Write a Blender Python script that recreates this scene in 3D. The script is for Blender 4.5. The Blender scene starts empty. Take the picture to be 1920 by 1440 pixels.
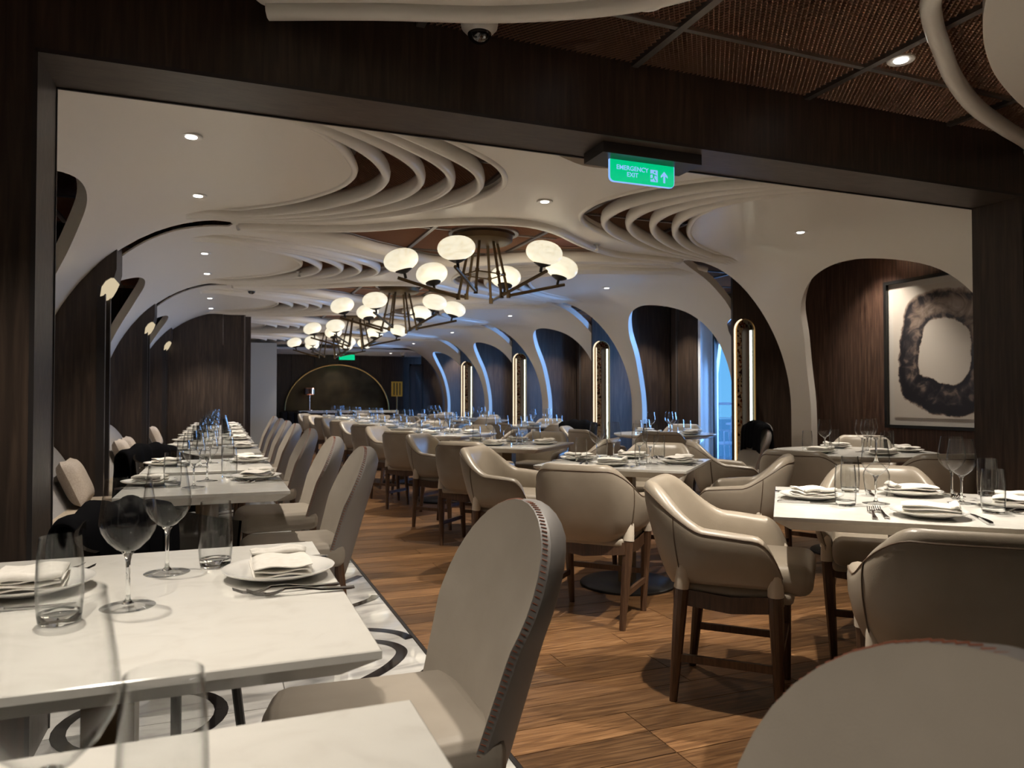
import bpy, bmesh, math, random
from mathutils import Vector, Matrix
from mathutils.geometry import delaunay_2d_cdt
random.seed(7)
R = math.radians
PI = math.pi
SC = bpy.context.scene
COL = SC.collection

# ------------------------------------------------------------------ camera, world, exposure
PSI = math.atan(545 / 1390.0)
PITCH = math.atan(28 / 1390.0)
HCAM = 1.14
cam_d = bpy.data.cameras.new('camera')
cam_d.sensor_width = 36
cam_d.lens = 1390 / 1920 * 36
cam_d.clip_start = 0.02
cam_d.clip_end = 600
cam_d.dof.use_dof = True
cam_d.dof.focus_distance = 2.6
cam_d.dof.aperture_fstop = 6.3
cam = bpy.data.objects.new('camera', cam_d)
COL.objects.link(cam)
cam.location = (0, 0, HCAM)
cam.rotation_euler = (PI / 2 + PITCH, 0, -PSI)
SC.camera = cam
SC.view_settings.view_transform = 'Standard'
SC.view_settings.look = 'None'
SC.view_settings.gamma = 1
SC.view_settings.use_curve_mapping = False
SC.view_settings.exposure = 0.0

W = bpy.data.worlds.new('World')
SC.world = W
W.use_nodes = True
nt = W.node_tree
for n in list(nt.nodes):
    nt.nodes.remove(n)
tc = nt.nodes.new('ShaderNodeTexCoord')
sp = nt.nodes.new('ShaderNodeSeparateXYZ')
rp = nt.nodes.new('ShaderNodeValToRGB')
bg = nt.nodes.new('ShaderNodeBackground')
ow = nt.nodes.new('ShaderNodeOutputWorld')
nt.links.new(tc.outputs['Generated'], sp.inputs[0])
nt.links.new(sp.outputs['Z'], rp.inputs[0])
nt.links.new(rp.outputs[0], bg.inputs[0])
nt.links.new(bg.outputs[0], ow.inputs[0])
rp.color_ramp.elements[0].position = 0.0
rp.color_ramp.elements[0].color = (0.16, 0.48, 0.86, 1)
rp.color_ramp.elements[1].position = 0.5
rp.color_ramp.elements[1].color = (0.06, 0.32, 0.86, 1)
SKY = 1.25
bg.inputs[1].default_value = SKY

DAY_W = 190.0          # cool daylight arriving at each window
SPOT_W = 118.0          # each ceiling downlight
SPOT_COL = (1.0, 0.90, 0.77)
CHAND_W = 22.0         # warm glow of one chandelier
GLOBE_E = .82


# ------------------------------------------------------------------ helpers
def tag(o, label=None, cat=None, group=None, kind=None):
    if label: o['label'] = label
    if cat: o['category'] = cat
    if group: o['group'] = group
    if kind: o['kind'] = kind
    return o


def empty(name, loc=(0, 0, 0), rz=0, label=None, cat=None, group=None, kind=None):
    o = bpy.data.objects.new(name, None)
    o.empty_display_size = 0.1
    COL.objects.link(o)
    o.location = loc
    o.rotation_euler = (0, 0, rz)
    return tag(o, label, cat, group, kind)


def mk(name, V, F, mats=None, parent=None, smooth=True, loc=(0, 0, 0), rz=0, mi=None, sharp=None, kind=None):
    me = bpy.data.meshes.new(name)
    me.from_pydata([tuple(v) for v in V], [], F)
    if mats is not None:
        for m in (mats if isinstance(mats, (list, tuple)) else [mats]):
            me.materials.append(m)
    if mi:
        me.polygons.foreach_set('material_index', mi)
    me.polygons.foreach_set('use_smooth', [bool(smooth)] * len(F))
    me.update()
    if smooth and sharp:
        me.set_sharp_from_angle(angle=R(sharp))
    o = bpy.data.objects.new(name, me)
    COL.objects.link(o)
    o.parent = parent
    o.location = loc
    o.rotation_euler = (0, 0, rz)
    if kind: o['kind'] = kind
    return o


class G:
    """collects geometry"""
    def __init__(s):
        s.V = []; s.F = []; s.M = []
    def add(s, V, F, m=0):
        b = len(s.V)
        s.V += [tuple(v) for v in V]
        s.F += [[i + b for i in f] for f in F]
        s.M += [m] * len(F)
        return s
    def box(s, x0, x1, y0, y1, z0, z1, m=0):
        V = [(x0, y0, z0), (x1, y0, z0), (x1, y1, z0), (x0, y1, z0), (x0, y0, z1), (x1, y0, z1), (x1, y1, z1), (x0, y1, z1)]
        return s.add(V, [(0, 3, 2, 1), (4, 5, 6, 7), (0, 1, 5, 4), (1, 2, 6, 5), (2, 3, 7, 6), (3, 0, 4, 7)], m)
    def lathe(s, prof, n=24, m=0, M=None):
        V = []; F = []; rings = []
        for r, z in prof:
            if r < 1e-6:
                rings.append([len(V)]); V.append((0, 0, z))
            else:
                rings.append(list(range(len(V), len(V) + n)))
                V += [(r * math.cos(2 * PI * i / n), r * math.sin(2 * PI * i / n), z) for i in range(n)]
        for a, b in zip(rings, rings[1:]):
            for i in range(n):
                j = (i + 1) % n
                if len(a) == 1 and len(b) == 1: break
                if len(a) == 1: F.append((a[0], b[j], b[i]))
                elif len(b) == 1: F.append((a[i], a[j], b[0]))
                else: F.append((a[i], a[j], b[j], b[i]))
        if M: V = [tuple(M @ Vector(v)) for v in V]
        return s.add(V, F, m)
    def sweep(s, path, sec, closed=False, cap=True, scale=None, m=0, up=(0, 0, 1)):
        P = [Vector(p) for p in path]; n = len(P); k = len(sec); V = []; F = []
        up = Vector(up)
        for i, p in enumerate(P):
            a = P[(i - 1) % n] if (closed or i > 0) else P[i]
            b = P[(i + 1) % n] if (closed or i < n - 1) else P[i]
            t = (b - a).normalized()
            u = up if abs(t.dot(up)) < 0.95 else Vector((1, 0, 0))
            side = t.cross(u).normalized()
            w = side.cross(t).normalized()
            q = scale[i] if scale else 1
            V += [tuple(p + side * (c[0] * q) + w * (c[1] * q)) for c in sec]
        for i in range(n if closed else n - 1):
            j = (i + 1) % n
            for c in range(k):
                d = (c + 1) % k
                F.append((i * k + c, j * k + c, j * k + d, i * k + d))
        if not closed and cap:
            F.append(tuple(range(k)))
            F.append(tuple(range((n - 1) * k, n * k))[::-1])
        return s.add(V, [tuple(f) for f in F], m)
    def tube(s, path, r, n=8, closed=False, scale=None, m=0):
        return s.sweep(path, circ(r, r, n), closed, True, scale, m)
    def obj(s, name, mats=None, parent=None, smooth=True, sharp=35, loc=(0, 0, 0), rz=0, kind=None):
        return mk(name, s.V, s.F, mats, parent, smooth, loc, rz, s.M, sharp, kind)


def circ(a, b, n=8):
    return [(a * math.cos(2 * PI * i / n), b * math.sin(2 * PI * i / n)) for i in range(n)]


def cat(P, per=6, closed=False):
    """Catmull-Rom through points of any dimension"""
    n = len(P); out = []
    for i in range(n if closed else n - 1):
        p0 = P[(i - 1) % n] if (closed or i > 0) else P[0]
        p1 = P[i]; p2 = P[(i + 1) % n]
        p3 = P[(i + 2) % n] if (closed or i + 2 < n) else P[-1]
        for j in range(per):
            t = j / per
            out.append(tuple(0.5 * (2 * b + (c - a) * t + (2 * a - 5 * b + 4 * c - d) * t * t + (3 * b - a - 3 * c + d) * t ** 3)
                             for a, b, c, d in zip(p0, p1, p2, p3)))
    if not closed: out.append(tuple(P[-1]))
    return out


def rbox(name, sx, sy, sz, bev, mat, parent, loc=(0, 0, 0), seg=3, rz=0, fn=None):
    bm = bmesh.new()
    bmesh.ops.create_cube(bm, size=1)
    for v in bm.verts: v.co = Vector((v.co.x * sx, v.co.y * sy, v.co.z * sz))
    bmesh.ops.bevel(bm, geom=list(bm.edges), offset=bev, segments=seg, profile=0.5, affect='EDGES')
    if fn:
        bmesh.ops.subdivide_edges(bm, edges=list(bm.edges), cuts=3, use_grid_fill=True)
        for v in bm.verts: v.co = fn(v.co)
    me = bpy.data.meshes.new(name)
    bm.to_mesh(me); bm.free()
    for p in me.polygons: p.use_smooth = True
    me.materials.append(mat)
    o = bpy.data.objects.new(name, me)
    COL.objects.link(o)
    o.parent = parent; o.location = loc; o.rotation_euler = (0, 0, rz)
    return o


KIDS = {}
def dup(o, loc=None, rz=None, parent=None, label=None, group=None):
    c = o.copy()
    COL.objects.link(c)
    if parent is not None or o.parent is not None: c.parent = parent
    if loc is not None: c.location = loc
    if rz is not None: c.rotation_euler = (0, 0, rz)
    if label: c['label'] = label
    if group: c['group'] = group
    for ch in kids(o): dup(ch, parent=c)
    return c
def kids(o):
    if o.name not in KIDS: KIDS[o.name] = list(o.children)
    return KIDS[o.name]


class Proto:
    """first call places the source itself, later calls place copies of it and of its parts"""
    def __init__(s, root): s.root = root; s.used = False
    def put(s, loc, rz=0, label=None, group=None):
        if not s.used:
            s.used = True
            kids(s.root)
            for k in kids(s.root): kids(k)
            o = s.root
            o.location = loc; o.rotation_euler = (0, 0, rz)
            if label: o['label'] = label
            if group: o['group'] = group
            return o
        return dup(s.root, loc, rz, None, label, group)


# ------------------------------------------------------------------ materials
def pmat(name, col, rough=0.5, metal=0.0, coat=0.0, spec=0.5, sheen=0.0):
    m = bpy.data.materials.new(name)
    m.use_nodes = True
    b = m.node_tree.nodes['Principled BSDF']
    b.inputs['Base Color'].default_value = (*col, 1)
    b.inputs['Roughness'].default_value = rough
    b.inputs['Metallic'].default_value = metal
    b.inputs['Specular IOR Level'].default_value = spec
    b.inputs['Coat Weight'].default_value = coat
    b.inputs['Coat Roughness'].default_value = 0.12
    b.inputs['Sheen Weight'].default_value = sheen
    return m


def N(m, t, **kw):
    n = m.node_tree.nodes.new('ShaderNode' + t)
    for k, v in kw.items(): setattr(n, k, v)
    return n
def L(m, a, b): m.node_tree.links.new(a, b)


def texvary(m, scale=(1, 1, 1), nscale=4.0, cols=None, detail=4, dist=0.0, bump=0.0, rnd=0.0, coord='Object', bscale=None):
    """colour ramp over a (stretched) noise; optional per object variation and relief"""
    b = m.node_tree.nodes['Principled BSDF']
    if coord == 'World':
        src = N(m, 'NewGeometry').outputs['Position']
    else:
        src = N(m, 'TexCoord').outputs[coord]
    mp = N(m, 'Mapping'); mp.inputs['Scale'].default_value = scale
    L(m, src, mp.inputs[0])
    vec = mp.outputs[0]
    oi = None
    if rnd:
        oi = N(m, 'ObjectInfo')
        ad = N(m, 'VectorMath', operation='ADD')
        ml = N(m, 'VectorMath', operation='SCALE'); ml.inputs[3].default_value = 37.0
        cx = N(m, 'CombineXYZ')
        for i in range(3): L(m, oi.outputs['Random'], cx.inputs[i])
        L(m, cx.outputs[0], ml.inputs[0]); L(m, vec, ad.inputs[0]); L(m, ml.outputs[0], ad.inputs[1])
        vec = ad.outputs[0]
    no = N(m, 'TexNoise'); no.inputs['Scale'].default_value = nscale
    no.inputs['Detail'].default_value = detail; no.inputs['Distortion'].default_value = dist
    L(m, vec, no.inputs['Vector'])
    r = N(m, 'ValToRGB')
    e = r.color_ramp.elements
    ps = [0.3 + 0.4 * i / (len(cols) - 1) for i in range(len(cols))]
    e[0].position = ps[0]; e[0].color = (*cols[0], 1)
    e[1].position = ps[-1]; e[1].color = (*cols[-1], 1)
    for p, c in zip(ps[1:-1], cols[1:-1]):
        x = e.new(p); x.color = (*c, 1)
    L(m, no.outputs[0], r.inputs[0])
    out = r.outputs[0]
    if rnd:
        hs = N(m, 'HueSaturation')
        mr = N(m, 'MapRange'); mr.inputs['To Min'].default_value = 1 - rnd; mr.inputs['To Max'].default_value = 1 + rnd
        L(m, oi.outputs['Random'], mr.inputs[0]); L(m, mr.outputs[0], hs.inputs['Value'])
        L(m, out, hs.inputs['Color']); out = hs.outputs[0]
    L(m, out, b.inputs['Base Color'])
    if bump:
        bp = N(m, 'Bump'); bp.inputs['Strength'].default_value = bump; bp.inputs['Distance'].default_value = 0.01
        src2 = no.outputs[0]
        if bscale:
            n2 = N(m, 'TexNoise'); n2.inputs['Scale'].default_value = bscale
            L(m, vec, n2.inputs['Vector']); src2 = n2.outputs[0]
        L(m, src2, bp.inputs['Height']); L(m, bp.outputs[0], b.inputs['Normal'])
    return m


def emat(name, col, s):
    m = bpy.data.materials.new(name); m.use_nodes = True
    n = m.node_tree.nodes; n.clear()
    e = n.new('ShaderNodeEmission'); o = n.new('ShaderNodeOutputMaterial')
    e.inputs[0].default_value = (*col, 1); e.inputs[1].default_value = s
    m.node_tree.links.new(e.outputs[0], o.inputs[0])
    return m


M = {}
M['wall_wood'] = texvary(pmat('dark walnut panelling', (.04, .025, .017), 0.42), (9, 9, .55), 5, [(.021, .014, .010), (.037, .024, .017), (.062, .041, .029)], 6, .6, .12, coord='World')
M['niche_wood'] = texvary(pmat('red walnut panelling', (.08, .045, .03), 0.45), (8, 8, .5), 5, [(.04, .02, .014), (.075, .04, .027), (.13, .075, .05)], 6, .6, .1, coord='World')
M['soffit_wood'] = texvary(pmat('brown oak soffit', (.08, .05, .035), 0.4), (3, 9, 6), 3, [(.034, .024, .018), (.048, .034, .026), (.062, .045, .035)], 6, .6, .1, coord='World')
M['edge_metal'] = pmat('dark bronze edge', (.05, .045, .045), .35, .6)
M['plank'] = texvary(pmat('oak plank', (.3, .15, .06), .34, spec=.45), (1.1, 15, 1), 3.2, [(.075, .036, .016), (.17, .085, .036), (.28, .155, .07)], 7, 1.6, .06, rnd=.42, coord='World')
M['marble'] = texvary(pmat('white marble', (.7, .7, .68), .03, spec=.6), (1, 2.4, 1), 2.3, [(.27, .27, .27), (.52, .51, .49), (.64, .63, .61)], 8, 1.4, 0, rnd=.1, coord='World')
M['black_marble'] = pmat('black marble', (.012, .011, .012), .06)
M['grout'] = pmat('grey grout', (.25, .24, .22), .8)
M['shell'] = pmat('ivory lacquer', (.68, .64, .585), .45, coat=.3)
M['shell'].node_tree.nodes['Principled BSDF'].inputs['Coat Roughness'].default_value = .16
M['plenum'] = pmat('dark ceiling void', (.02, .017, .015), .9)
M['copper'] = pmat('copper mesh', (.66, .42, .30), .5, .35)
M['rail'] = pmat('ceiling rail', (.22, .2, .19), .35, .8)
M['quartz'] = texvary(pmat('white quartz', (.75, .72, .66), .13, spec=.5), (1, 1, 1), 9, [(.655, .635, .59), (.70, .685, .64), (.715, .70, .655)], 8, 1.8, 0, coord='World')
M['grey_top'] = M['quartz']
M['leather'] = texvary(pmat('tan leather', (.37, .295, .215), .36, spec=.45), (1, 1, 1), 6, [(.285, .243, .190), (.335, .288, .228)], 3, 0, .05, coord='Object', bscale=260)
M['leather_cap'] = pmat('cream leather sleeve', (.62, .55, .45), .35)
M['piping'] = pmat('brown piping', (.13, .09, .06), .5)
M['taupe'] = texvary(pmat('taupe leatherette', (.30, .275, .225), .5, spec=.3), (1, 1, 1), 8, [(.285, .25, .207), (.32, .282, .236)], 3, 0, .03, bscale=300)
M['taupe_back'] = pmat('grey leatherette', (.23, .215, .205), .5, spec=.3)
M['stitch'] = pmat('rust thread', (.25, .085, .045), .7)
M['chair_wood'] = texvary(pmat('walnut leg', (.11, .06, .035), .35), (14, 14, 1.2), 6, [(.055, .028, .016), (.12, .066, .038)], 5, .5, 0)
M['black'] = pmat('black fabric', (.004, .004, .005), .9, spec=.08)
M['black_gloss'] = pmat('black lacquer', (.02, .017, .014), .06, .3, coat=.6)
M['bronze'] = pmat('antique bronze', (.085, .058, .028), .42, .7)
M['brass'] = pmat('brushed brass', (.45, .31, .14), .28, 1)
M['base_metal'] = pmat('dark metal base', (.03, .028, .027), .42, .7)
M['column'] = pmat('bronze column', (.13, .085, .045), .4, .7)
M['steel'] = pmat('polished steel', (.62, .62, .62), .12, 1)
M['china'] = pmat('white china', (.74, .73, .70), .12, coat=.4)
M['napkin'] = texvary(pmat('white linen', (.74, .72, .68), .85), (1, 1, 1), 60, [(.70, .67, .61), (.78, .75, .70)], 2, 0, .15, bscale=500)
M['banquette'] = texvary(pmat('grey fabric', (.22, .205, .20), .9, sheen=.2), (1, 1, 1), 120, [(.19, .178, .175), (.25, .235, .225)], 2, 0, .2, bscale=600)
M['seat_fab'] = texvary(pmat('beige fabric', (.34, .28, .21), .85), (1, 1, 1), 120, [(.30, .245, .18), (.38, .31, .235)], 2, 0, .2, bscale=600)
M['pillow'] = texvary(pmat('sand pillow', (.4, .34, .29), .9), (1, 1, 1), 120, [(.33, .28, .235), (.42, .36, .305)], 2, 0, .2, bscale=600)
M['led'] = emat('led strip', (1.0, .80, .56), 1.5)
M['scoop_glow'] = emat('painted scoop glow', (.85, .70, .46), .75)  # emission standing in for light on the gold scoop, no LED there
M['led_white'] = emat('led line', (.93, 1.0, .82), 2.2)
M['lamp_face'] = emat('lamp face', (1.0, .97, .92), 6)
M['lamp_ring'] = pmat('white lamp ring', (.6, .57, .53), .4)
M['white_trim'] = pmat('white window frame', (.72, .74, .76), .4)
M['grey_wall'] = pmat('pale grey wallcovering', (.42, .43, .43), .8)
M['flat_ceiling'] = pmat('pale ceiling', (.55, .53, .50), .7)
M['white_plastic'] = pmat('white plastic', (.55, .52, .48), .4)
M['dome'] = pmat('smoked dome', (.012, .012, .013), .04, coat=1)
M['speaker'] = pmat('copper speaker grille', (.17, .065, .045), .6, .3)
M['frame_black'] = pmat('black frame', (.008, .008, .008), .35)
M['mat_board'] = pmat('mat board', (.50, .47, .43), .35, coat=.5)
M['sea'] = pmat('sea', (.02, .10, .25), .25)
M['deck'] = pmat('deck', (.45, .47, .5), .7)
M['hull'] = pmat('white painted steel', (.78, .82, .88), .5)
M['copper_shine'] = pmat('polished copper', (.75, .38, .25), .1, 1)
M['gold_sign'] = pmat('gold board', (.6, .38, .06), .35, .5)
M['mirror'] = texvary(pmat('bronze mirror', (.1, .085, .05), .22, .9), (1, 1, 1), 3, [(.07, .055, .04), (.14, .115, .07)], 4, 0, 0)

def thin_glass():
    m = bpy.data.materials.new('thin clear glass'); m.use_nodes = True
    n = m.node_tree.nodes; n.clear()
    o = n.new('ShaderNodeOutputMaterial'); tr = n.new('ShaderNodeBsdfTransparent'); gl = n.new('ShaderNodeBsdfGlossy')
    mx = n.new('ShaderNodeMixShader'); lw = n.new('ShaderNodeLayerWeight'); mr = n.new('ShaderNodeMapRange')
    rc = n.new('ShaderNodeValToRGB')
    lw.inputs[0].default_value = .5
    gl.inputs['Roughness'].default_value = .015
    # reflectance: ~6 % face on (two faces), rising at grazing view
    pw = n.new('ShaderNodeMath'); pw.operation = 'POWER'; pw.inputs[1].default_value = 3.0
    m.node_tree.links.new(lw.outputs['Facing'], pw.inputs[0])
    mr.inputs['To Min'].default_value = .03; mr.inputs['To Max'].default_value = .72
    m.node_tree.links.new(pw.outputs[0], mr.inputs[0])
    rc.color_ramp.elements[0].position = .45; rc.color_ramp.elements[0].color = (.975, .98, .98, 1)
    rc.color_ramp.elements[1].position = 1; rc.color_ramp.elements[1].color = (.55, .56, .56, 1)
    m.node_tree.links.new(lw.outputs['Facing'], rc.inputs[0])
    m.node_tree.links.new(rc.outputs[0], tr.inputs[0])
    m.node_tree.links.new(mr.outputs[0], mx.inputs[0])
    m.node_tree.links.new(tr.outputs[0], mx.inputs[1]); m.node_tree.links.new(gl.outputs[0], mx.inputs[2])
    m.node_tree.links.new(mx.outputs[0], o.inputs[0])
    return m
M['glass'] = thin_glass()
def solid_glass():
    m = bpy.data.materials.new('solid glass'); m.use_nodes = True
    b = m.node_tree.nodes['Principled BSDF']
    b.inputs['Base Color'].default_value = (.95, .97, .97, 1)
    b.inputs['Roughness'].default_value = .02
    b.inputs['Transmission Weight'].default_value = 1
    b.inputs['IOR'].default_value = 1.45
    return m
M['solid_glass'] = solid_glass()
def pane_glass():
    m = bpy.data.materials.new('window glass'); m.use_nodes = True
    n = m.node_tree.nodes; n.clear()
    o = n.new('ShaderNodeOutputMaterial'); tr = n.new('ShaderNodeBsdfTransparent'); gl = n.new('ShaderNodeBsdfGlossy')
    mx = n.new('ShaderNodeMixShader'); fr = n.new('ShaderNodeMath'); fr.operation = 'MULTIPLY_ADD'; lw = n.new('ShaderNodeLayerWeight'); pw = n.new('ShaderNodeMath'); pw.operation = 'POWER'; pw.inputs[1].default_value = 4
    fr.inputs[1].default_value = .7; fr.inputs[2].default_value = .04
    m.node_tree.links.new(lw.outputs['Facing'], pw.inputs[0]); m.node_tree.links.new(pw.outputs[0], fr.inputs[0])
    tr.inputs[0].default_value = (.93, .96, .98, 1); gl.inputs['Roughness'].default_value = .01
    m.node_tree.links.new(fr.outputs[0], mx.inputs[0]); m.node_tree.links.new(tr.outputs[0], mx.inputs[1])
    m.node_tree.links.new(gl.outputs[0], mx.inputs[2]); m.node_tree.links.new(mx.outputs[0], o.inputs[0])
    return m
M['pane'] = pane_glass()
def globe_mat():
    m = bpy.data.materials.new('lit alabaster globe'); m.use_nodes = True
    nt = m.node_tree; b = nt.nodes['Principled BSDF']
    b.inputs['Base Color'].default_value = (.7, .66, .56, 1)
    b.inputs['Roughness'].default_value = .25
    tcn = N(m, 'TexCoord'); no = N(m, 'TexNoise'); no.inputs['Scale'].default_value = 7; no.inputs['Detail'].default_value = 2
    no.inputs['Distortion'].default_value = 1.5
    oi = N(m, 'ObjectInfo')
    L(m, tcn.outputs['Object'], no.inputs['Vector'])
    r = N(m, 'ValToRGB'); e = r.color_ramp.elements
    e[0].position = .46; e[0].color = (1, .93, .72, 1)
    e[1].position = .56; e[1].color = (1, .93, .72, 1)
    x = e.new(.51); x.color = (.84, .74, .52, 1)
    L(m, no.outputs[0], r.inputs[0])
    L(m, r.outputs[0], b.inputs['Emission Color'])
    b.inputs['Emission Strength'].default_value = GLOBE_E
    return m
M['globe'] = globe_mat()
def mosaic_mat():
    m = pmat('glass mosaic', (.4, .3, .2), .2, .3)
    b = m.node_tree.nodes['Principled BSDF']
    oi = N(m, 'TexCoord'); v = N(m, 'TexVoronoi'); v.inputs['Scale'].default_value = 45
    L(m, oi.outputs['Object'], v.inputs['Vector'])
    r = N(m, 'ValToRGB'); r.color_ramp.interpolation = 'CONSTANT'; e = r.color_ramp.elements
    e[0].position = 0; e[0].color = (.9, .75, .5, 1); e[1].position = .35; e[1].color = (.05, .02, .012, 1)
    for p, c in ((.5, (.75, .5, .3, 1)), (.68, (.95, .85, .7, 1)), (.84, (.35, .1, .05, 1))):
        x = e.new(p); x.color = c
    s = N(m, 'SeparateXYZ'); L(m, v.outputs['Color'], s.inputs[0]); L(m, s.outputs[0], r.inputs[0])
    L(m, r.outputs[0], b.inputs['Base Color'])
    return m
M['mosaic'] = mosaic_mat()

# ------------------------------------------------------------------ shell geometry (plan domain s, y -> profile)
A, B, ZT, XC, FL = 1.3, 1.48, 2.48, 2.14, 2.06
_NT = 400
_tab = [(FL, FL, ZT)]
for i in range(1, _NT + 1):
    t = PI / 2 * i / _NT
    x = FL + A * math.sin(t); z = (ZT - B) + B * math.cos(t)
    p = _tab[-1]
    _tab.append((p[0] + math.hypot(x - p[1], z - p[2]), x, z))
SA = _tab[-1][0]
SMAX = SA + (ZT - B)
def surf(s):
    """profile point and outward normal (x, z, nx, nz)"""
    a = abs(s); g = 1 if s >= 0 else -1
    if a <= FL: return XC + s, ZT, 0.0, 1.0
    if a >= SA: return XC + g * (FL + A), ZT - B - (a - SA), float(g), 0.0
    lo, hi = 0, _NT
    while hi - lo > 1:
        mid = (lo + hi) // 2
        if _tab[mid][0] <= a: lo = mid
        else: hi = mid
    f = (a - _tab[lo][0]) / (_tab[hi][0] - _tab[lo][0])
    x = _tab[lo][1] + f * (_tab[hi][1] - _tab[lo][1]); z = _tab[lo][2] + f * (_tab[hi][2] - _tab[lo][2])
    dx = _tab[hi][1] - _tab[lo][1]; dz = _tab[hi][2] - _tab[lo][2]
    l = math.hypot(dx, dz)
    return XC + g * x, z, g * (-dz / l), dx / l

PER = 3.2
GAP0 = 2.85
def gapy(k): return GAP0 + PER * k
def bayc(k): return 4.45 + PER * (k - 1)

NEAR = [(-SMAX, -.22), (-4.2, -.22), (-3.5, -.21), (-3, -.15), (-2.5, -.13), (-2.2, -.12), (-2.1, -.09), (-2.06, 0), (-1.95, 0), (-1.7, -.05), (-1.46, -.13), (-1.07, -.34),
        (-.74, -.62), (-.46, -.80), (-.17, -.90), (.06, -.89), (.32, -.75), (.64, -.47), (.95, -.24), (1.23, -.1), (1.57, -.03), (1.9, 0), (2.02, 0), (2.07, -.06), (2.2, -.03), (2.5, 0),
        (3, .05), (3.4, .06), (4.12, .05), (SMAX, .05)]
FAR = [(-SMAX, .16), (-3.3, .16), (-3.0, .10), (-2.7, .05), (-2.49, .05), (-2.2, .09), (-2.1, .09), (-2.06, 0), (-1.95, 0), (-1.6, .05), (-1.36, .16), (-1.11, .32), (-.87, .52), (-.67, .65),
       (-.41, .84), (-.15, .95), (.14, .85), (.32, .68), (.48, .50), (.76, .33), (1.08, .2), (1.55, .06), (1.9, 0), (2.02, 0), (2.07, .08), (2.32, .27), (2.71, .4),
       (3.11, .5), (3.3, .72), (4.2, .73), (SMAX, .73)]
HOLE_R = [(SMAX - .1, 1.36), (4.38, 1.37), (3.86, 1.37), (3.5, 1.28), (3.15, 1.12), (2.87, .78), (2.74, .38), (2.77, .02), (2.96, -.38), (3.25, -.57), (3.6, -.63), (4.2, -.63), (SMAX - .1, -.63)]
HOLE_L = [(-SMAX + .1, -1.12), (-4.0, -1.12), (-3.5, -1.1), (-3.13, -.98), (-2.95, -.65), (-2.86, -.3), (-2.88, .05), (-3.0, .38), (-3.2, .7), (-3.5, .9), (-4.0, .95), (-SMAX + .1, .95)]
LO = [(-2.07, -1.2), (-1.8, -1.15), (-1.34, -.97), (-.89, -.67), (-.65, -.45), (-.52, -.2), (-.5, 0), (-.56, .25), (-.75, .58), (-1.1, .93), (-1.5, 1.18), (-2.07, 1.36)]
LI = [(-2.07, -.93), (-1.9, -.84), (-1.74, -.70), (-1.59, -.51), (-1.49, -.3), (-1.42, -.08), (-1.42, .12), (-1.47, .33), (-1.57, .54), (-1.68, .72), (-1.84, .9), (-2.07, 1.1)]
RO = [(2.07, -1.27), (1.55, -1.15), (1.0, -.97), (.6, -.7), (.36, -.38), (.25, -.09), (.24, .15), (.29, .38), (.45, .62), (.75, .87), (1.3, 1.19), (2.07, 1.45)]
RI = [(2.07, -1.0), (1.7, -.90), (1.4, -.77), (1.2, -.58), (1.1, -.36), (1.07, -.12), (1.1, .08), (1.18, .27), (1.3, .48), (1.45, .68), (1.7, .92), (2.07, 1.16)]

NEAR0 = [(-SMAX, -1.0), (-3.2, -1.0), (-2.45, -.98), (-2.2, -.85), (-2.1, -.4), (-2.04, -.24), (-1.95, -.22), (-1.66, -.34), (-1.22, -.5), (-.85, -.72), (-.6, -1.0), (-.35, -1.28), (-.1, -1.36), (.1, -1.26), (.25, -1.13),
         (.4, -1.01), (.61, -.87), (.89, -.72), (1.31, -.55), (1.7, -.44), (2.06, -.36), (2.5, -.2), (3, -.1), (SMAX, -.1)]
RIM0 = [(-2.0, -.20), (-1.66, -.335), (-1.22, -.49), (-.85, -.71), (-.6, -1.0), (-.35, -1.27), (-.1, -1.33), (-.02, -1.2), (.06, -1.08), (.20, -.97), (.39, -.85), (.69, -.67), (1.06, -.49), (1.43, -.36), (1.85, -.22), (2.0, -.05), (1.9, .05), (1.5, .06)]

def lerp_path(a, b, f): return [(p[0] * (1 - f) + q[0] * f, p[1] * (1 - f) + q[1] * f) for p, q in zip(a, b)]

def pip(x, y, poly):
    c = False; n = len(poly); j = n - 1
    for i in range(n):
        xi, yi = poly[i]; xj, yj = poly[j]
        if (yi > y) != (yj > y) and x < (xj - xi) * (y - yi) / (yj - yi) + xi: c = not c
        j = i
    return c

def resample(P, d):
    out = [P[0]]
    for a, b in zip(P, P[1:]):
        l = math.hypot(b[0] - a[0], b[1] - a[1])
        n = max(1, int(round(l / d)))
        for i in range(1, n + 1): out.append((a[0] + (b[0] - a[0]) * i / n, a[1] + (b[1] - a[1]) * i / n))
    return out

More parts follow.
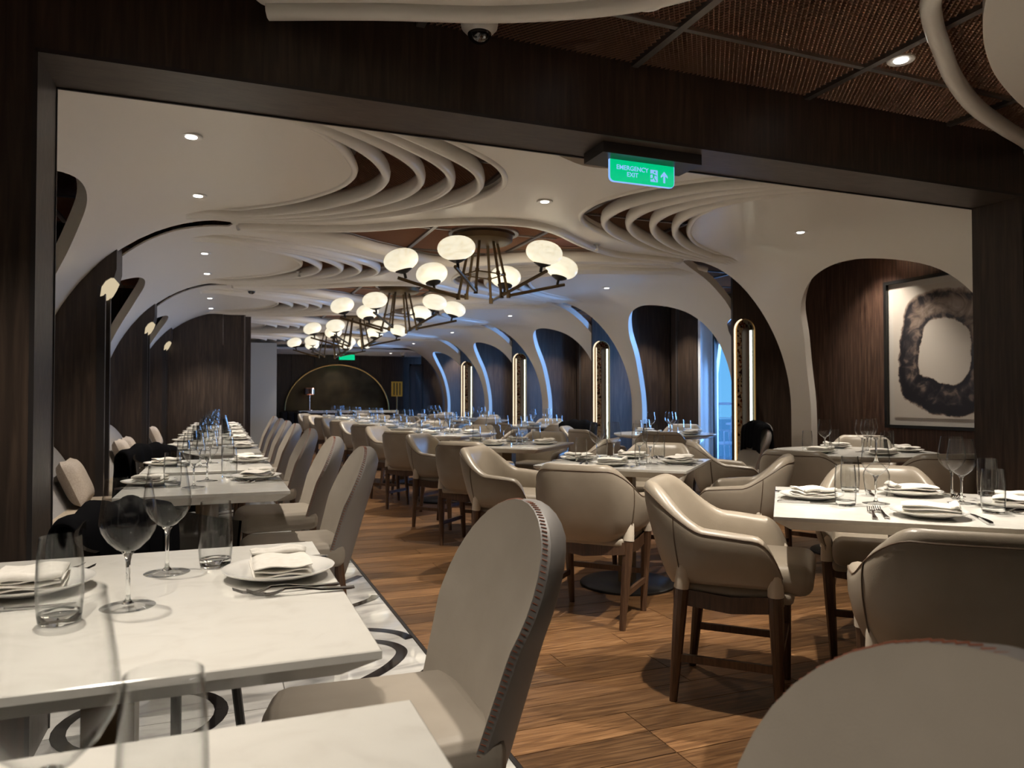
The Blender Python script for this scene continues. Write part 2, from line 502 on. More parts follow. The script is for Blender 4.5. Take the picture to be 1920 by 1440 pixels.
def shell_mesh(nearp=None, leaves=True):
    yb = 4.45
    near = [(s, GAP0 + v - yb) for s, v in cat(FAR, 4)]
    far = [(s, GAP0 + PER + v - yb) for s, v in cat(nearp or NEAR, 4)]
    outer = resample(near, .09) + resample(far[::-1], .09)
    holes = [resample(cat(HOLE_R, 5) + [HOLE_R[0]], .08)[:-1], resample(cat(HOLE_L, 5) + [HOLE_L[0]], .08)[:-1]]
    for o, i in (((LO, LI), (RO, RI)) if leaves else ()):
        h = cat(o, 5) + cat(i, 5)[::-1]
        holes.append(resample(h + [h[0]], .07)[:-1])
    V = []; Ed = []
    loops = []
    for lp in [outer] + holes:
        b = len(V); V += lp; n = len(lp)
        loops.append((b, n))
        Ed += [(b + i, b + (i + 1) % n) for i in range(n)]
    bd = list(V)
    cell = {}
    for p in bd: cell.setdefault((int(p[0] // .1), int(p[1] // .1)), []).append(p)
    s = -SMAX + .06; row = 0
    while s < SMAX:
        y = -2.2 + (row % 2) * .065
        while y < 2.4:
            cx, cy = int(s // .1), int(y // .1)
            ok = pip(s, y, outer) and not any(pip(s, y, h) for h in holes)
            if ok:
                for i in (-1, 0, 1):
                    for j in (-1, 0, 1):
                        for q in cell.get((cx + i, cy + j), ()):
                            if (q[0] - s) ** 2 + (q[1] - y) ** 2 < .0025: ok = False
            if ok: V.append((s, y))
            y += .13
        s += .11; row += 1
    ov, oe, of, _, _, _ = delaunay_2d_cdt([Vector(v) for v in V], Ed, [], 0, 1e-5)
    tris = []
    for f in of:
        c = (sum(ov[i][0] for i in f) / len(f), sum(ov[i][1] for i in f) / len(f))
        if pip(c[0], c[1], outer) and not any(pip(c[0], c[1], h) for h in holes):
            a, b, d = [ov[i] for i in f[:3]]
            if (b[0] - a[0]) * (d[1] - a[1]) - (b[1] - a[1]) * (d[0] - a[0]) < 0: f = f[::-1]
            tris.append(tuple(f))
    TH = .075
    n = len(ov)
    bot = []; top = []
    for p in ov:
        x, z, nx, nz = surf(p[0])
        th = TH
        if p[0] < -1.9 and p[1] < -.6: th = TH - (TH - .012) * min(1, (-.6 - p[1]) / .5)
        bot.append((x, p[1], z)); top.append((x + nx * th, p[1], z + nz * th))
    F = [t[::-1] for t in tris] + [tuple(i + n for i in t) for t in tris]
    cnt = {}
    for t in tris:
        for i in range(3):
            e = (t[i], t[(i + 1) % 3]); cnt[e] = 1
    for (a, b) in list(cnt):
        if (b, a) not in cnt: F.append((a, b, b + n, a + n))
    me = bpy.data.meshes.new('ceiling_shell')
    me.from_pydata(bot + top, [], F)
    me.materials.append(M['shell'])
    me.polygons.foreach_set('use_smooth', [True] * len(F))
    me.update()
    me.set_sharp_from_angle(angle=R(50))
    return me

def rib_path(pl, dz=0.0):
    """arms run on past the opening and sink into the shell as pleats"""
    def ext(p, q):
        g = 1 if p[0] > 0 else -1
        k = (p[1] - q[1]) / max(.01, abs(p[0] - q[0]))
        return [(p[0] + g * d_, max(-1.3, min(1.42, p[1] + k * d_ * .3))) for d_ in (.42, .21)]
    pl = ext(pl[0], pl[1]) + list(pl) + ext(pl[-1], pl[-2])[::-1]
    out = []
    for s, y in cat(pl, 6):
        x, z, nx, nz = surf(s)
        lift = .075 * (max(0, abs(s) - 2.05) / .5) ** 1.1
        out.append((x + nx * (dz + lift), y, z + nz * (dz + lift)))
    return out

# ------------------------------------------------------------------ ceiling
ceiling = G().box(-1.9, 6.7, -1.6, 21.3, 2.86, 2.95).obj('ceiling', M['plenum'], None, False)
tag(ceiling, 'dark ceiling void above copper mesh and white shells', None, None, 'structure')
shell_me = shell_mesh()
shell_me0 = shell_mesh(NEAR0, False)
def loopy(near, far):
    n = [p for p in cat(near, 5) if -2.03 <= p[0] <= 1.96]
    f = [p for p in cat(far, 5) if -2.03 < p[0] < 1.96]
    def o(s_): return .045 * max(0, min(1, (abs(s_) - 1.2) / .4)) * (1 - max(0, min(1, (abs(s_) - 1.9) / .12)) ** 2)
    return [(XC + s, y - o(s), ZT + .01) for s, y in n] + [(XC + s, y + o(s), ZT + .01) for s, y in f[::-1]]
shells = []
rib_defs = [('rib', lerp_path(LI, LO, f)) for f in (.2, .43, .63, .83)] + [('rib', lerp_path(RO, RI, f)) for f in (.21, .43, .65, .86)]
rib_sec = circ(.028, .052, 10)
for k in range(0, 6):
    o = bpy.data.objects.new('ceiling_shell', shell_me if k else shell_me0)
    COL.objects.link(o); o.parent = ceiling; o.location = (0, bayc(k), 0)
    shells.append(o)
    if k == 0:
        G().sweep([(XC + s_, y_ + GAP0 - bayc(0), ZT) for s_, y_ in cat(RIM0, 6)], circ(.034, .04, 10)).obj('lens_rim', M['shell'], o, True, 60)
    elif k == 1:
        rib_me = []
        for nm, pl in rib_defs:
            q = G().sweep(rib_path(pl, 0.0), rib_sec).obj('rib', M['shell'], o, True, 60)
            rib_me.append(q.data)
        for pl in (LO, LI, RO, RI):
            q = G().sweep(rib_path(pl, .012), circ(.022, .03, 8)).obj('rib', M['shell'], o, True, 60)
            rib_me.append(q.data)
        lp = loopy(NEAR, FAR)
        lens = G().sweep(lp, circ(.046, .056, 10), closed=True).obj('lens_rim', M['shell'], o, True, 60, loc=(0, GAP0 - 1.25 + 0, 0))
        lens.location = (0, gapy(1) - bayc(1), 0)
        lens_me = lens.data
    else:
        for me in rib_me:
            c = bpy.data.objects.new('rib', me); COL.objects.link(c); c.parent = o
        if k < 6:
            c = bpy.data.objects.new('lens_rim', lens_me); COL.objects.link(c); c.parent = o
            c.location = (0, gapy(k) - bayc(k), 0)

# expanded copper mesh panels and their rails
def mesh_panel_mesh(w=.915, d=.875, nx=40, ny=28):
    V = []; F = []
    cx = w / nx; cy = d / ny; sw = .0035
    for j in range(ny + 1):
        ph = (j % 2)
        pts = []
        # zig-zag strand: meets the neighbour strand at every knuckle
    for j in range(ny):
        for s in (0, 1):
            b = len(V)
            for i in range(nx + 1):
                up = (i + s) % 2
                x = i * cx
                y = j * cy + (cy * (1 if up else 0)) * 1.0
                if s == 1: pass
                V.append((x, y - sw, .0)); V.append((x, y + sw, .010))
            for i in range(nx):
                F.append((b + 2 * i, b + 2 * i + 2, b + 2 * i + 3, b + 2 * i + 1))
    me = bpy.data.meshes.new('mesh_panel')
    me.from_pydata(V, [], F); me.materials.append(M['copper']); me.update()
    return me
mp = mesh_panel_mesh()
ZM = 2.56
x0s = [-2.10 + .93 * i for i in range(9)]
y = -1.2
rows = [2.37 - .89 * 4 + .89 * i for i in range(26)]
for yy in rows:
    if yy > 20.2: continue
    for xx in x0s:
        if yy > 12.4 and xx < -.3: continue
        c = bpy.data.objects.new('mesh_panel', mp); COL.objects.link(c); c.parent = ceiling
        c.location = (xx + .0075, yy + .0075, ZM)
    if yy > -1.2:
        G().box(-1.83, 6.27, yy - .011, yy + .011, ZM - .012, ZM + .02).obj('ceiling_rail', M['rail'], ceiling, False)
for xx in x0s + [6.27]:
    G().box(xx - .016, xx + .016, -1.2, 20.3, ZM - .016, ZM + .02).obj('ceiling_rail', M['rail'], ceiling, False)
# far flat ceiling
G().box(.4, 6.4, 18.95, 21.1, 2.36, 2.42).obj('flat_panel', M['flat_ceiling'], ceiling, False)

# ------------------------------------------------------------------ floor
floor = G().box(-1.9, 6.7, -1.6, 21.3, -.06, -.004).obj('floor', M['grout'], None, False)
tag(floor, 'oak plank floor with a strip of inlaid marble on the left', None, None, 'structure')
plank_unit = {}
def plank(x0, x1, y0, y1, mat, name, z=0.0):
    key = (round(x1 - x0, 3), round(y1 - y0, 3), mat.name)
    if key not in plank_unit:
        w, d = x1 - x0, y1 - y0; e = .0015
        V = [(0, 0, -.01), (w, 0, -.01), (w, d, -.01), (0, d, -.01), (e, e, 0), (w - e, e, 0), (w - e, d - e, 0), (e, d - e, 0)]
        me = bpy.data.meshes.new(name)
        me.from_pydata(V, [], [(4, 5, 6, 7), (0, 1, 5, 4), (1, 2, 6, 5), (2, 3, 7, 6), (3, 0, 4, 7)])
        me.materials.append(mat); me.update(); plank_unit[key] = me
    o = bpy.data.objects.new(name, plank_unit[key]); COL.objects.link(o); o.parent = floor
    o.location = (x0, y0, z)
XB = .865
rr = random.Random(3)
PW = .165
yy = .9; row = 0
while yy < 8.6:
    x = XB + .012; first = True
    while x < 6.3:
        ln = [.5, .9, 1.3][rr.randrange(3)] if first else [1.2, 1.5, 1.8][rr.randrange(3)]
        first = False
        x1 = min(x + ln, 6.34)
        plank(x, x1 - .0012, yy, yy + PW - .0012, M['plank'], 'plank')
        x = x1
    yy += PW; row += 1
yfar = yy
def far_planks():
    g = G()
    y = yfar
    while y < 20.9:
        x = XB + .012
        while x < 6.3:
            x1 = min(x + rr.choice([.9, 1.4, 1.8]), 6.34)
            g.box(x, x1 - .002, y, y + PW - .002, -.01, 0)
            x = x1
        y += PW
    return g.obj('far_planks', M['plank_far'], floor, False, kind='stuff')
m = pmat('oak planks far', (.3, .15, .06), .34)
texvary(m, (.7, 6.1, 1), 1.0, [(.075, .036, .016), (.17, .085, .036), (.27, .15, .068)], 2, 0, 0, coord='World')
M['plank_far'] = m
far_planks()
G().box(XB - .004, XB + .010, -1.2, 20.9, -.01, .0015).obj('floor_trim', M['edge_metal'], floor, False)
yy = -.2
while yy < 7.4:
    for xx in (-1.62, -1.0, -.38, .24):
        plank(xx, xx + .618, yy, yy + .618, M['marble'], 'marble_tile')
    yy += .62
G().box(-1.62, XB - .006, yy, 20.9, -.01, 0).obj('marble_field', M['marble'], floor, False)
# black inlay waves in the marble
def inlay(path, w, name='inlay_band'):
    V = []; F = []
    n = len(path)
    for i, p in enumerate(path):
        a = Vector(path[max(0, i - 1)]); b = Vector(path[min(n - 1, i + 1)])
        t = (b - a).normalized(); s = Vector((-t.y, t.x))
        for g in (-1, 1): V.append((p[0] + s.x * w * g, p[1] + s.y * w * g, .0012))
    F = [(2 * i, 2 * i + 1, 2 * i + 3, 2 * i + 2) for i in range(n - 1)]
    F = [f[::-1] for f in F]
    return mk(name, V, F, M['black_marble'], floor, False)
for j in range(6):
    yb = 3.30 + (j - 2) * 1.75
    inlay(cat([(-.9, yb - 1.0), (-.3, yb - .85), (.25, yb - .48), (.6, yb - .22), (.75, yb - .03), (.76, yb + .1), (.68, yb + .2), (.5, yb + .27), (.1, yb + .3), (-.5, yb + .32)], 6), .026)
    inlay(cat([(.1, yb - .95), (.45, yb - .62), (.72, yb - .36), (.845, yb - .22)], 6), .026)
    inlay(cat([(.845, yb + .18), (.80, yb + .3), (.66, yb + .40), (.4, yb + .44), (-.2, yb + .5)], 6), .026)
    cx, cy = -.25, yb - .35
    inlay([(cx + .26 * math.cos(a * PI / 16), cy + .26 * math.sin(a * PI / 16)) for a in range(33)], .024)
    inlay(cat([(.846, yb + 1.02), (.79, yb + .93), (.62, yb + .82), (.3, yb + .75)], 6), .026)

# ------------------------------------------------------------------ portal wall between camera bay and dining room
YN, YF, ZH, XL, XR = 2.71, 3.0, 2.245, -.555, 4.03
portal = empty('wall_portal', (0, 0, 0), kind='structure')
portal['label'] = 'dark walnut portal framing the dining room'
G().box(-1.9, 6.7, YN, YF, ZH, 2.86).obj('beam', M['wall_wood'], portal, False)
G().box(-1.9, XL, YN, YF, 0, ZH).obj('post', M['wall_wood'], portal, False)
G().box(XR, 6.7, YN, YF, 0, ZH).obj('post', M['wall_wood'], portal, False)
G().box(XL, XR, YN + .004, YF - .004, ZH - .006, ZH).obj('soffit_board', M['soffit_wood'], portal, False)
G().box(XL, XL + .006, YN + .004, YF - .004, 0, ZH - .006).obj('reveal_board', M['soffit_wood'], portal, False)
G().box(XL, XR, YN - .003, YN + .004, ZH - .008, ZH + .006).obj('edge_trim', M['edge_metal'], portal, False)
G().box(XL - .006, XL + .008, YN - .003, YN + .004, 0, ZH).obj('edge_trim', M['edge_metal'], portal, False)
G().box(XL, XR, YF - .004, YF + .004, ZH - .012, ZH + .004).obj('edge_trim', M['edge_metal'], portal, False)
G().box(XL - .006, XL + .010, YF - .004, YF + .004, 0, ZH).obj('edge_trim', M['edge_metal'], portal, False)

# walls
def wall(name, x0, x1, y0, y1, z0, z1, mat):
    o = G().box(x0, x1, y0, y1, z0, z1).obj(name, mat, None, False)
    o['kind'] = 'structure'
    return o
wall_left = wall('wall_left', -1.95, -1.85, -1.6, 21.3, 0, 2.9, M['wall_wood'])
wall_front = wall('wall_front', -1.95, 6.7, -1.7, -1.6, 0, 2.9, M['wall_wood'])
wall_back = wall('wall_back', -1.95, 6.7, 21.3, 21.4, 0, 2.9, M['wall_wood'])
# wood boards of the back wall
for i in range(6):
    xa = 1.16 + i * .62
    G().box(xa, xa + .612, 21.0, 21.3, 0, 2.36).obj('panel', M['wall_wood'], wall_back, False)
G().box(4.9, 6.5, 19.0, 19.06, 0, 2.36).obj('panel', M['wall_wood'], wall_back, False)
# left end wall and the grey passage behind it
wall_end = wall('wall_end', -1.85, -1.3, 12.3, 12.4, 0, 2.56, M['wall_wood'])
for i, (a, b) in enumerate(((-1.3, -.75), (-.75, .02), (.02, .325))):
    G().box(a + .002, b - .002, 12.3, 12.5, 0, 2.6).obj('panel', M['wall_wood'], wall_end, False)
G().box(.325, .345, 12.29, 12.5, 0, 2.6).obj('edge_trim', M['rail'], wall_end, False)
G().box(.345, .43, 12.42, 13.0, 0, 2.5).obj('panel', M['wall_wood'], wall_end, False)
wall_passage = wall('wall_passage', .3, 1.16, 17.5, 17.6, 0, 2.4, M['grey_wall'])
G().box(1.10, 1.16, 17.6, 21.0, 0, 2.4).obj('panel', M['wall_wood'], wall_passage, False)

# near bay on the right of camera and the wall behind picture
wall_right = wall('wall_right', 6.62, 6.7, -1.6, 6.6, 0, 2.9, M['wall_wood'])
for (a, b) in ((3.0, 3.72), (3.72, 4.44), (4.44, 5.16), (5.16, 5.88), (5.88, 6.46)):
    G().box(6.0, 6.2, a + .002, b - .002, 0, 2.7).obj('panel', M['niche_wood'], wall_right, False)

# ------------------------------------------------------------------ partitions between bays (fins)
def stad(x0, x1, z0, z1, n=10):
    r = (x1 - x0) / 2; cx = (x0 + x1) / 2
    P = [(x0, z0), (x1, z0)]
    P += [(cx + r * math.cos(PI * i / n), z1 - r + r * math.sin(PI * i / n)) for i in range(n + 1)]
    return P
def holed_panel(x0, x1, z0, z1, hole, yf, th):
    """slab facing -Y with a hole through it"""
    outer = [(x0, z0), (x1, z0), (x1, z1), (x0, z1)]
    V = [Vector(p) for p in outer + hole]; n = len(hole)
    E = [(i, (i + 1) % 4) for i in range(4)] + [(4 + i, 4 + (i + 1) % n) for i in range(n)]
    ov, oe, of, _, _, _ = delaunay_2d_cdt(V, E, [], 0, 1e-6)
    T = []
    for f in of:
        c = (sum(ov[i][0] for i in f) / 3, sum(ov[i][1] for i in f) / 3)
        if not pip(c[0], c[1], hole):
            a, b, d = [ov[i] for i in f]
            if (b[0] - a[0]) * (d[1] - a[1]) - (b[1] - a[1]) * (d[0] - a[0]) < 0: f = f[::-1]
            T.append(tuple(f))
    m_ = len(ov); g = G()
    VV = [(p[0], yf, p[1]) for p in ov] + [(p[0], yf + th, p[1]) for p in ov]
    F = T + [tuple(i + m_ for i in t[::-1]) for t in T]
    ed = {(t[i], t[(i + 1) % 3]) for t in T for i in range(3)}
    F += [(b, a, a + m_, b + m_) for a, b in ed if (b, a) not in ed]
    return g.add(VV, F)
def shear(o, k=.76):
    for v in o.data.vertices: v.co.x += k * max(0, v.co.y)
    return o
def right_fin():
    t = empty('wood_partition', (0, 0, 0), 0, 'dark walnut partition with lit mosaic slot', 'partition')
    X0, X1 = 5.045, 6.6
    hole = stad(5.085, 5.325, .45, 1.99)
    a = holed_panel(X0, X1, 0, 2.55, hole, 0, .03).obj('front_panel', M['wall_wood'], t, False)
    shear(G().box(X0 + .02, X1 - .2, .24, .30, 0, 2.55).obj('rear_panel', M['wall_wood'], t, False))
    shear(G().box(X0 + .005, X0 + .03, .0605, .24, 0, 2.55).obj('side_panel', M['wall_wood'], t, False))
    # recess: frame lip, mosaic strip, brown inner panel, led line
    P = stad(5.085, 5.325, .45, 1.99)
    g = G().sweep([(p[0], -.004, p[1]) for p in P], circ(.006, .012, 6), closed=True, up=(0, 1, 0))
    g.obj('slot_lip', M['brass'], t)
    shear(G().box(5.06, 5.36, .18, .2, .4, 2.05).obj('mosaic_back', M['mosaic'], t, False))
    st = stad(5.165, 5.30, .40, 1.92)
    n = len(st)
    g = G().add([(p[0], .10, p[1]) for p in st] + [(p[0], .17, p[1]) for p in st], [tuple(range(n))] + [(i, i + n, (i + 1) % n + n, (i + 1) % n) for i in range(n)])
    shear(g.obj('inner_panel', M['niche_wood'], t, False))
    G().box(5.305, 5.318, .03, .055, .5, 1.88).obj('led_strip', M['led_white'], t, False)
    # hidden led that washes the mosaic
    shear(G().box(5.088, 5.096, .062, .10, .5, 1.9).obj('led_strip', M['led'], t, False))
    P = [p for p in stad(5.066, 5.30, .45, 1.985, 16) if p[0] < 5.18]
    P = P[:1] + P[1:][::-1]
    G().sweep([(p[0], -.002, p[1]) for p in P], [(-.009, -.004), (.009, -.004), (.009, .004), (-.009, .004)], up=(0, 1, 0)).obj('lit_edge', M['led'], t, False)
    return t
names_k = ['nearest to the picture', 'second from the picture', 'third from the picture', 'fourth from the picture']
fin = Proto(right_fin())
for k in range(1, 5):
    fin.put((0, gapy(k) + .40, 0), 0, 'dark walnut window side partition with lit slot, ' + names_k[k - 1], 'window side partitions')
def left_fin():
    t = empty('wood_partition', (0, 0, 0), 0, 'x', 'partition')
    X1 = -.76
    G().box(-1.84, X1 - .05, 0, .30, 0, 2.35).obj('front_panel', M['wall_wood'], t, False)
    G().box(X1 - .05, X1, 0, .045, 0, 2.35).obj('edge_post', M['edge_metal'], t, False)
    G().box(X1 - .05, X1, .255, .30, 0, 2.35).obj('edge_post', M['edge_metal'], t, False)
    G().box(X1 - .05, X1 - .035, .045, .255, 0, 1.9).obj('inner_panel', M['niche_wood'], t, False)
    # arched head of the slot, gold and lit
    n = 10
    V = []; F = []
    for i in range(n + 1):
        a = PI * i / n
        yv = .15 - .105 * math.cos(a); zv = 1.86 + .105 * math.sin(a)
        V += [(X1 - .05, yv, zv), (X1, yv, zv), (X1, yv, 2.35), (X1 - .05, yv, 2.35)]
    for i in range(n):
        b = 4 * i
        F += [(b, b + 4, b + 5, b + 1), (b + 1, b + 5, b + 6, b + 2)]
    mi = [1 if j % 2 == 0 else 0 for j in range(len(F))]
    mk('arched_head', V, F, [M['wall_wood'], M['brass']], t, False, mi=mi)
    def slab(P, y0, y1, nm, m_):
        n = len(P)
        G().add([(p[0], y0, p[1]) for p in P] + [(p[0], y1, p[1]) for p in P], [tuple(range(n)), tuple(range(n, 2 * n))[::-1]] + [(i, i + n, (i + 1) % n + n, (i + 1) % n) for i in range(n)]).obj(nm, m_, t, False)
    slab([(-.81, 2.35), (-.81, 1.94), (-.785, 1.925), (-.76, 1.965), (-.725, 1.99), (-.705, 1.99), (-.69, 2.05), (-.69, 2.35)], -.012, .30, 'head_block', M['wall_wood'])
    slab([(-.79, 1.855), (-.772, 1.862), (-.745, 1.895), (-.722, 1.94), (-.705, 1.985), (-.725, 1.985), (-.758, 1.96), (-.782, 1.92)], -.014, .29, 'painted_glow_scoop', M['scoop_glow'])  # lit look of the gold recess wall, painted as a glowing patch
    return t
finl = Proto(left_fin())
for k in range(1, 3):
    finl.put((0, gapy(k) - .20, 0), 0, ['nearest', 'second', 'third'][k - 1] + ' walnut partition between banquettes on the left', 'banquette side partitions')
finl.put((0, 11.98, 0), 0, 'third walnut partition between banquettes on the left', 'banquette side partitions')

# ------------------------------------------------------------------ window bays on the right
WX = 6.36
wn = 0
for k in range(2, 6):
    yc = bayc(k)
    ya, yb = yc - .62, yc + 1.22       # opening
    w = wall('wall_right', WX, WX + .15, yb, yc + 1.98, 0, 2.75, M['wall_wood'])
    G().box(WX, WX + .15, yc - 1.25, ya, 0, 2.75).obj('panel', M['wall_wood'], w, False)
    G().box(WX - .05, WX, yb + .50, yb + .53, 0, 2.6).obj('trim_strip', M['rail'], w, False)
    G().box(WX - .04, WX, yb + .005, yb + .49, .0, 2.3).obj('panel', M['wall_wood'], w, False)
    G().box(WX, WX + .15, ya, yb, 2.32, 2.75).obj('panel', M['wall_wood'], w, False)
    wn += 1
    wd = empty('window_%d' % wn, (0, 0, 0), kind='structure')
    G().box(WX - .03, WX + .16, yb - .055, yb, 0, 2.32).obj('frame', M['white_trim'], wd, False)
    G().box(WX - .03, WX + .16, ya, ya + .055, 0, 2.32).obj('frame', M['white_trim'], wd, False)
    G().box(WX - .03, WX + .16, ya, yb, 2.27, 2.325).obj('frame', M['white_trim'], wd, False)
    G().box(WX + .0, WX + .16, ya, yb, -.05, .06).obj('sill', M['white_trim'], wd, False)
    # white outer jamb with pointed arch
    P = [(yb - .055, 0), (yb - .055, 2.27), (ya + .055, 2.27), (ya + .055, 0), (ya + .12, 0), (ya + .12, 1.45), (ya + .2, 1.8), (ya + .4, 2.08), ((ya + yb) / 2 , 2.22), (yb - .42, 2.12), (yb - .22, 1.9), (yb - .14, 1.5), (yb - .14, 0)]
    n = len(P)
    G().add([(WX + .16, p[0], p[1]) for p in P] + [(WX + .21, p[0], p[1]) for p in P],
            [tuple(range(n))[::-1]] + [tuple(range(n, 2 * n))] + [(i, (i + 1) % n, (i + 1) % n + n, i + n) for i in range(n)]).obj('arch_jamb', M['hull'], wd, False)
    G().box(WX + .10, WX + .14, yb - .20, yb - .165, .06, 2.27).obj('mullion', M['frame_black'], wd, False)
    G().box(WX + .142, WX + .148, ya + .055, yb - .055, .06, 2.27).obj('pane', M['pane'], wd, False)
    ld = bpy.data.lights.new('daylight', 'AREA')
    ld.shape = 'RECTANGLE'; ld.size = 1.3; ld.size_y = 2.0; ld.energy = DAY_W; ld.color = (.22, .48, 1.0)
    lo = bpy.data.objects.new('daylight', ld); COL.objects.link(lo); lo.parent = wd
    lo.location = (7.5, yc + .15, 1.35); lo.rotation_euler = (0, R(90), 0)
# outside: promenade deck, rail, sea
deck = G().box(6.7, 9.6, 2, 24, -.10, -.04).obj('floor_deck', M['deck'], None, False); deck['kind'] = 'structure'
G().box(6.6, 9.6, 2, 24, 2.75, 2.85).obj('deckhead', M['hull'], deck, False)
sea = G().box(9.9, 400, -250, 400, -12.2, -12).obj('sea', M['sea'], None, False)
tag(sea, 'blue sea beyond the promenade deck', 'sea', None, 'structure')
rl = empty('deck_railing', (9.4, 0, 0), 0, 'white deck railing outside the windows', 'railing')
G().box(-.03, .03, 3, 24, 1.02, 1.07).obj('top_rail', M['hull'], rl, False)
for i in range(14):
    G().box(-.02, .02, 3.5 + 1.5 * i, 3.54 + 1.5 * i, -.04, 1.02).obj('post', M['hull'], rl, False)
for z in (.25, .5, .75):
    G().box(-.008, .008, 3, 24, z, z + .016).obj('rail_bar', M['hull'], rl, False)
def deck_chair():
    t = empty('deck_chair', (0, 0, 0), 0, 'x', 'chair')
    for x in (-.22, .22):
        G().tube([(x, .2, -.04), (x, .22, .62), (x, -.22, .62), (x, -.26, -.04)], .014, 6).obj('leg_frame', M['hull'], t)
    rbox('seat', .44, .42, .03, .01, M['hull'], t, (0, 0, .42))
    for i in range(6):
        G().tube([(-.2 + .08 * i, -.22, .42), (-.2 + .08 * i, -.27, .84)], .012, 6).obj('back_bar', M['hull'], t)
    G().tube([(-.22, -.27, .84), (.22, -.27, .84)], .016, 6).obj('top_bar', M['hull'], t)
    return t
dch = Proto(deck_chair())
for i, (x, yv, a) in enumerate(((7.68, 10.0, 90), (9.05, 10.75, -60), (7.9, 13.2, 80))):
    dch.put((x, yv, 0), R(a), ['pale blue slatted deck chair nearest the window glass', 'slatted deck chair behind the deck table', 'farthest slatted deck chair outside'][i], 'deck chairs outside')
t = empty('deck_table', (8.4, 10.3, 0), 0, 'white table on the deck outside the window', 'table')
G().lathe([(0, .70), (.4, .70), (.4, .73), (0, .73)], 24).obj('tabletop', M['hull'], t)
G().lathe([(0, -.04), (.22, -.04), (.22, -.02), (.03, 0), (.03, .70)], 16).obj('pedestal', M['hull'], t)

# ------------------------------------------------------------------ picture in the niche
def art_mat():
    m = pmat('abstract ink painting', (.5, .47, .43), .4, coat=.5)
    b = m.node_tree.nodes['Principled BSDF']
    tcn = N(m, 'TexCoord'); no = N(m, 'TexNoise'); no.inputs['Scale'].default_value = 2.6; no.inputs['Detail'].default_value = 7
    no.inputs['Roughness'].default_value = .62
    L(m, tcn.outputs['Object'], no.inputs['Vector'])
    s = N(m, 'SeparateXYZ'); L(m, tcn.outputs['Object'], s.inputs[0])
    def ma(op, a, b_, c=None):
        n = N(m, 'Math', operation=op)
        for i, v in enumerate((a, b_, c)):
            if v is None: continue
            if isinstance(v, (int, float)): n.inputs[i].default_value = v
            else: L(m, v, n.inputs[i])
        return n.outputs[0]
    nz = ma('SUBTRACT', no.outputs[0], .5)
    y = ma('MULTIPLY', ma('ADD', s.outputs['Y'], ma('MULTIPLY', nz, .22)), 1 / .47)
    z = ma('MULTIPLY', ma('ADD', s.outputs['Z'], ma('MULTIPLY', nz, -.20)), 1 / .58)
    r = ma('POWER', ma('ADD', ma('POWER', ma('ABSOLUTE', y, 0), 3.0), ma('POWER', ma('ABSOLUTE', z, 0), 3.0)), 1 / 3.0)
    # ink density: ring between r .55 and 1.02
    n2 = N(m, 'TexNoise'); n2.inputs['Scale'].default_value = 5.5; n2.inputs['Detail'].default_value = 8; n2.inputs['Distortion'].default_value = 2.0
    L(m, tcn.outputs['Object'], n2.inputs['Vector'])
    ring = N(m, 'ValToRGB'); e = ring.color_ramp.elements
    e[0].position = .50; e[0].color = (0, 0, 0, 1); e[1].position = 1.0; e[1].color = (0, 0, 0, 1)
    for p, v in ((.53, .75), (.62, .5), (.8, .62), (.92, 1.0), (.97, .5)):
        x = e.new(p); x.color = (v, v, v, 1)
    L(m, ma('MULTIPLY', r, .98), ring.inputs[0])
    dens = ma('MULTIPLY', ring.outputs[0], ma('MULTIPLY', n2.outputs[0], 2.7))
    lower = ma('ADD', ma('MULTIPLY', s.outputs['Z'], -.55), .85)
    dens = ma('MULTIPLY', dens, lower)
    cr = N(m, 'ValToRGB'); e = cr.color_ramp.elements
    e[0].position = .06; e[0].color = (.50, .455, .40, 1); e[1].position = .92; e[1].color = (.008, .007, .010, 1)
    for p, c in ((.28, (.34, .28, .235, 1)), (.52, (.17, .125, .10, 1)), (.72, (.035, .028, .03, 1))):
        x = e.new(p); x.color = c
    L(m, dens, cr.inputs[0]); L(m, cr.outputs[0], b.inputs['Base Color'])
    return m
pic = empty('framed_picture', (6.0, 4.72, 1.565), 0, 'large black framed abstract ink painting on the niche wall', 'picture')
pw, phh = .625, .70
g = G()
g.box(-.05, 0, -pw, pw, phh - .03, phh); g.box(-.05, 0, -pw, pw, -phh, -phh + .03)
g.box(-.05, 0, -pw, -pw + .03, -phh + .03, phh - .03); g.box(-.05, 0, pw - .03, pw, -phh + .03, phh - .03)
g.obj('frame', M['frame_black'], pic, False)
G().box(-.018, -.012, -pw + .03, pw - .03, -phh + .03, phh - .03).obj('mat_board', M['mat_board'], pic, False)
G().box(-.024, -.0185, -pw + .09, pw - .09, -phh + .10, phh - .09).obj('painting', art_mat(), pic, False)

# ------------------------------------------------------------------ back of the room
mr_ = empty('arched_mirror', (3.02, 20.98, .82), 0, 'large half round bronze mirror on the far wall', 'mirror')
arc = [(1.42 * math.cos(PI * i / 40), 0, 1.27 * math.sin(PI * i / 40)) for i in range(41)]
G().add([(p[0], -.01, p[2]) for p in arc], [tuple(range(41))]).obj('mirror_glass', M['mirror'], mr_, False)
G().sweep([(p[0], -.03, p[2]) for p in arc], circ(.02, .028, 8), up=(0, 1, 0)).obj('frame', M['brass'], mr_)
con = empty('console_table', (3.2, 20.2, 0), 0, 'white topped console under the arched mirror', 'console')
G().box(-1.3, 1.3, -.25, .25, .77, .83).obj('top', M['quartz'], con, False)
for x in (-1.3, 1.24): G().box(x, x + .06, -.25, .25, 0, .77).obj('side', M['quartz'], con, False)
G().box(-1.24, 1.24, .15, .2, 0, .77).obj('back_panel', M['wall_wood'], con, False)
lm = empty('table_lamp', (2.17, 20.2, .83), 0, 'copper table lamp with glass shade on the console', 'lamp')
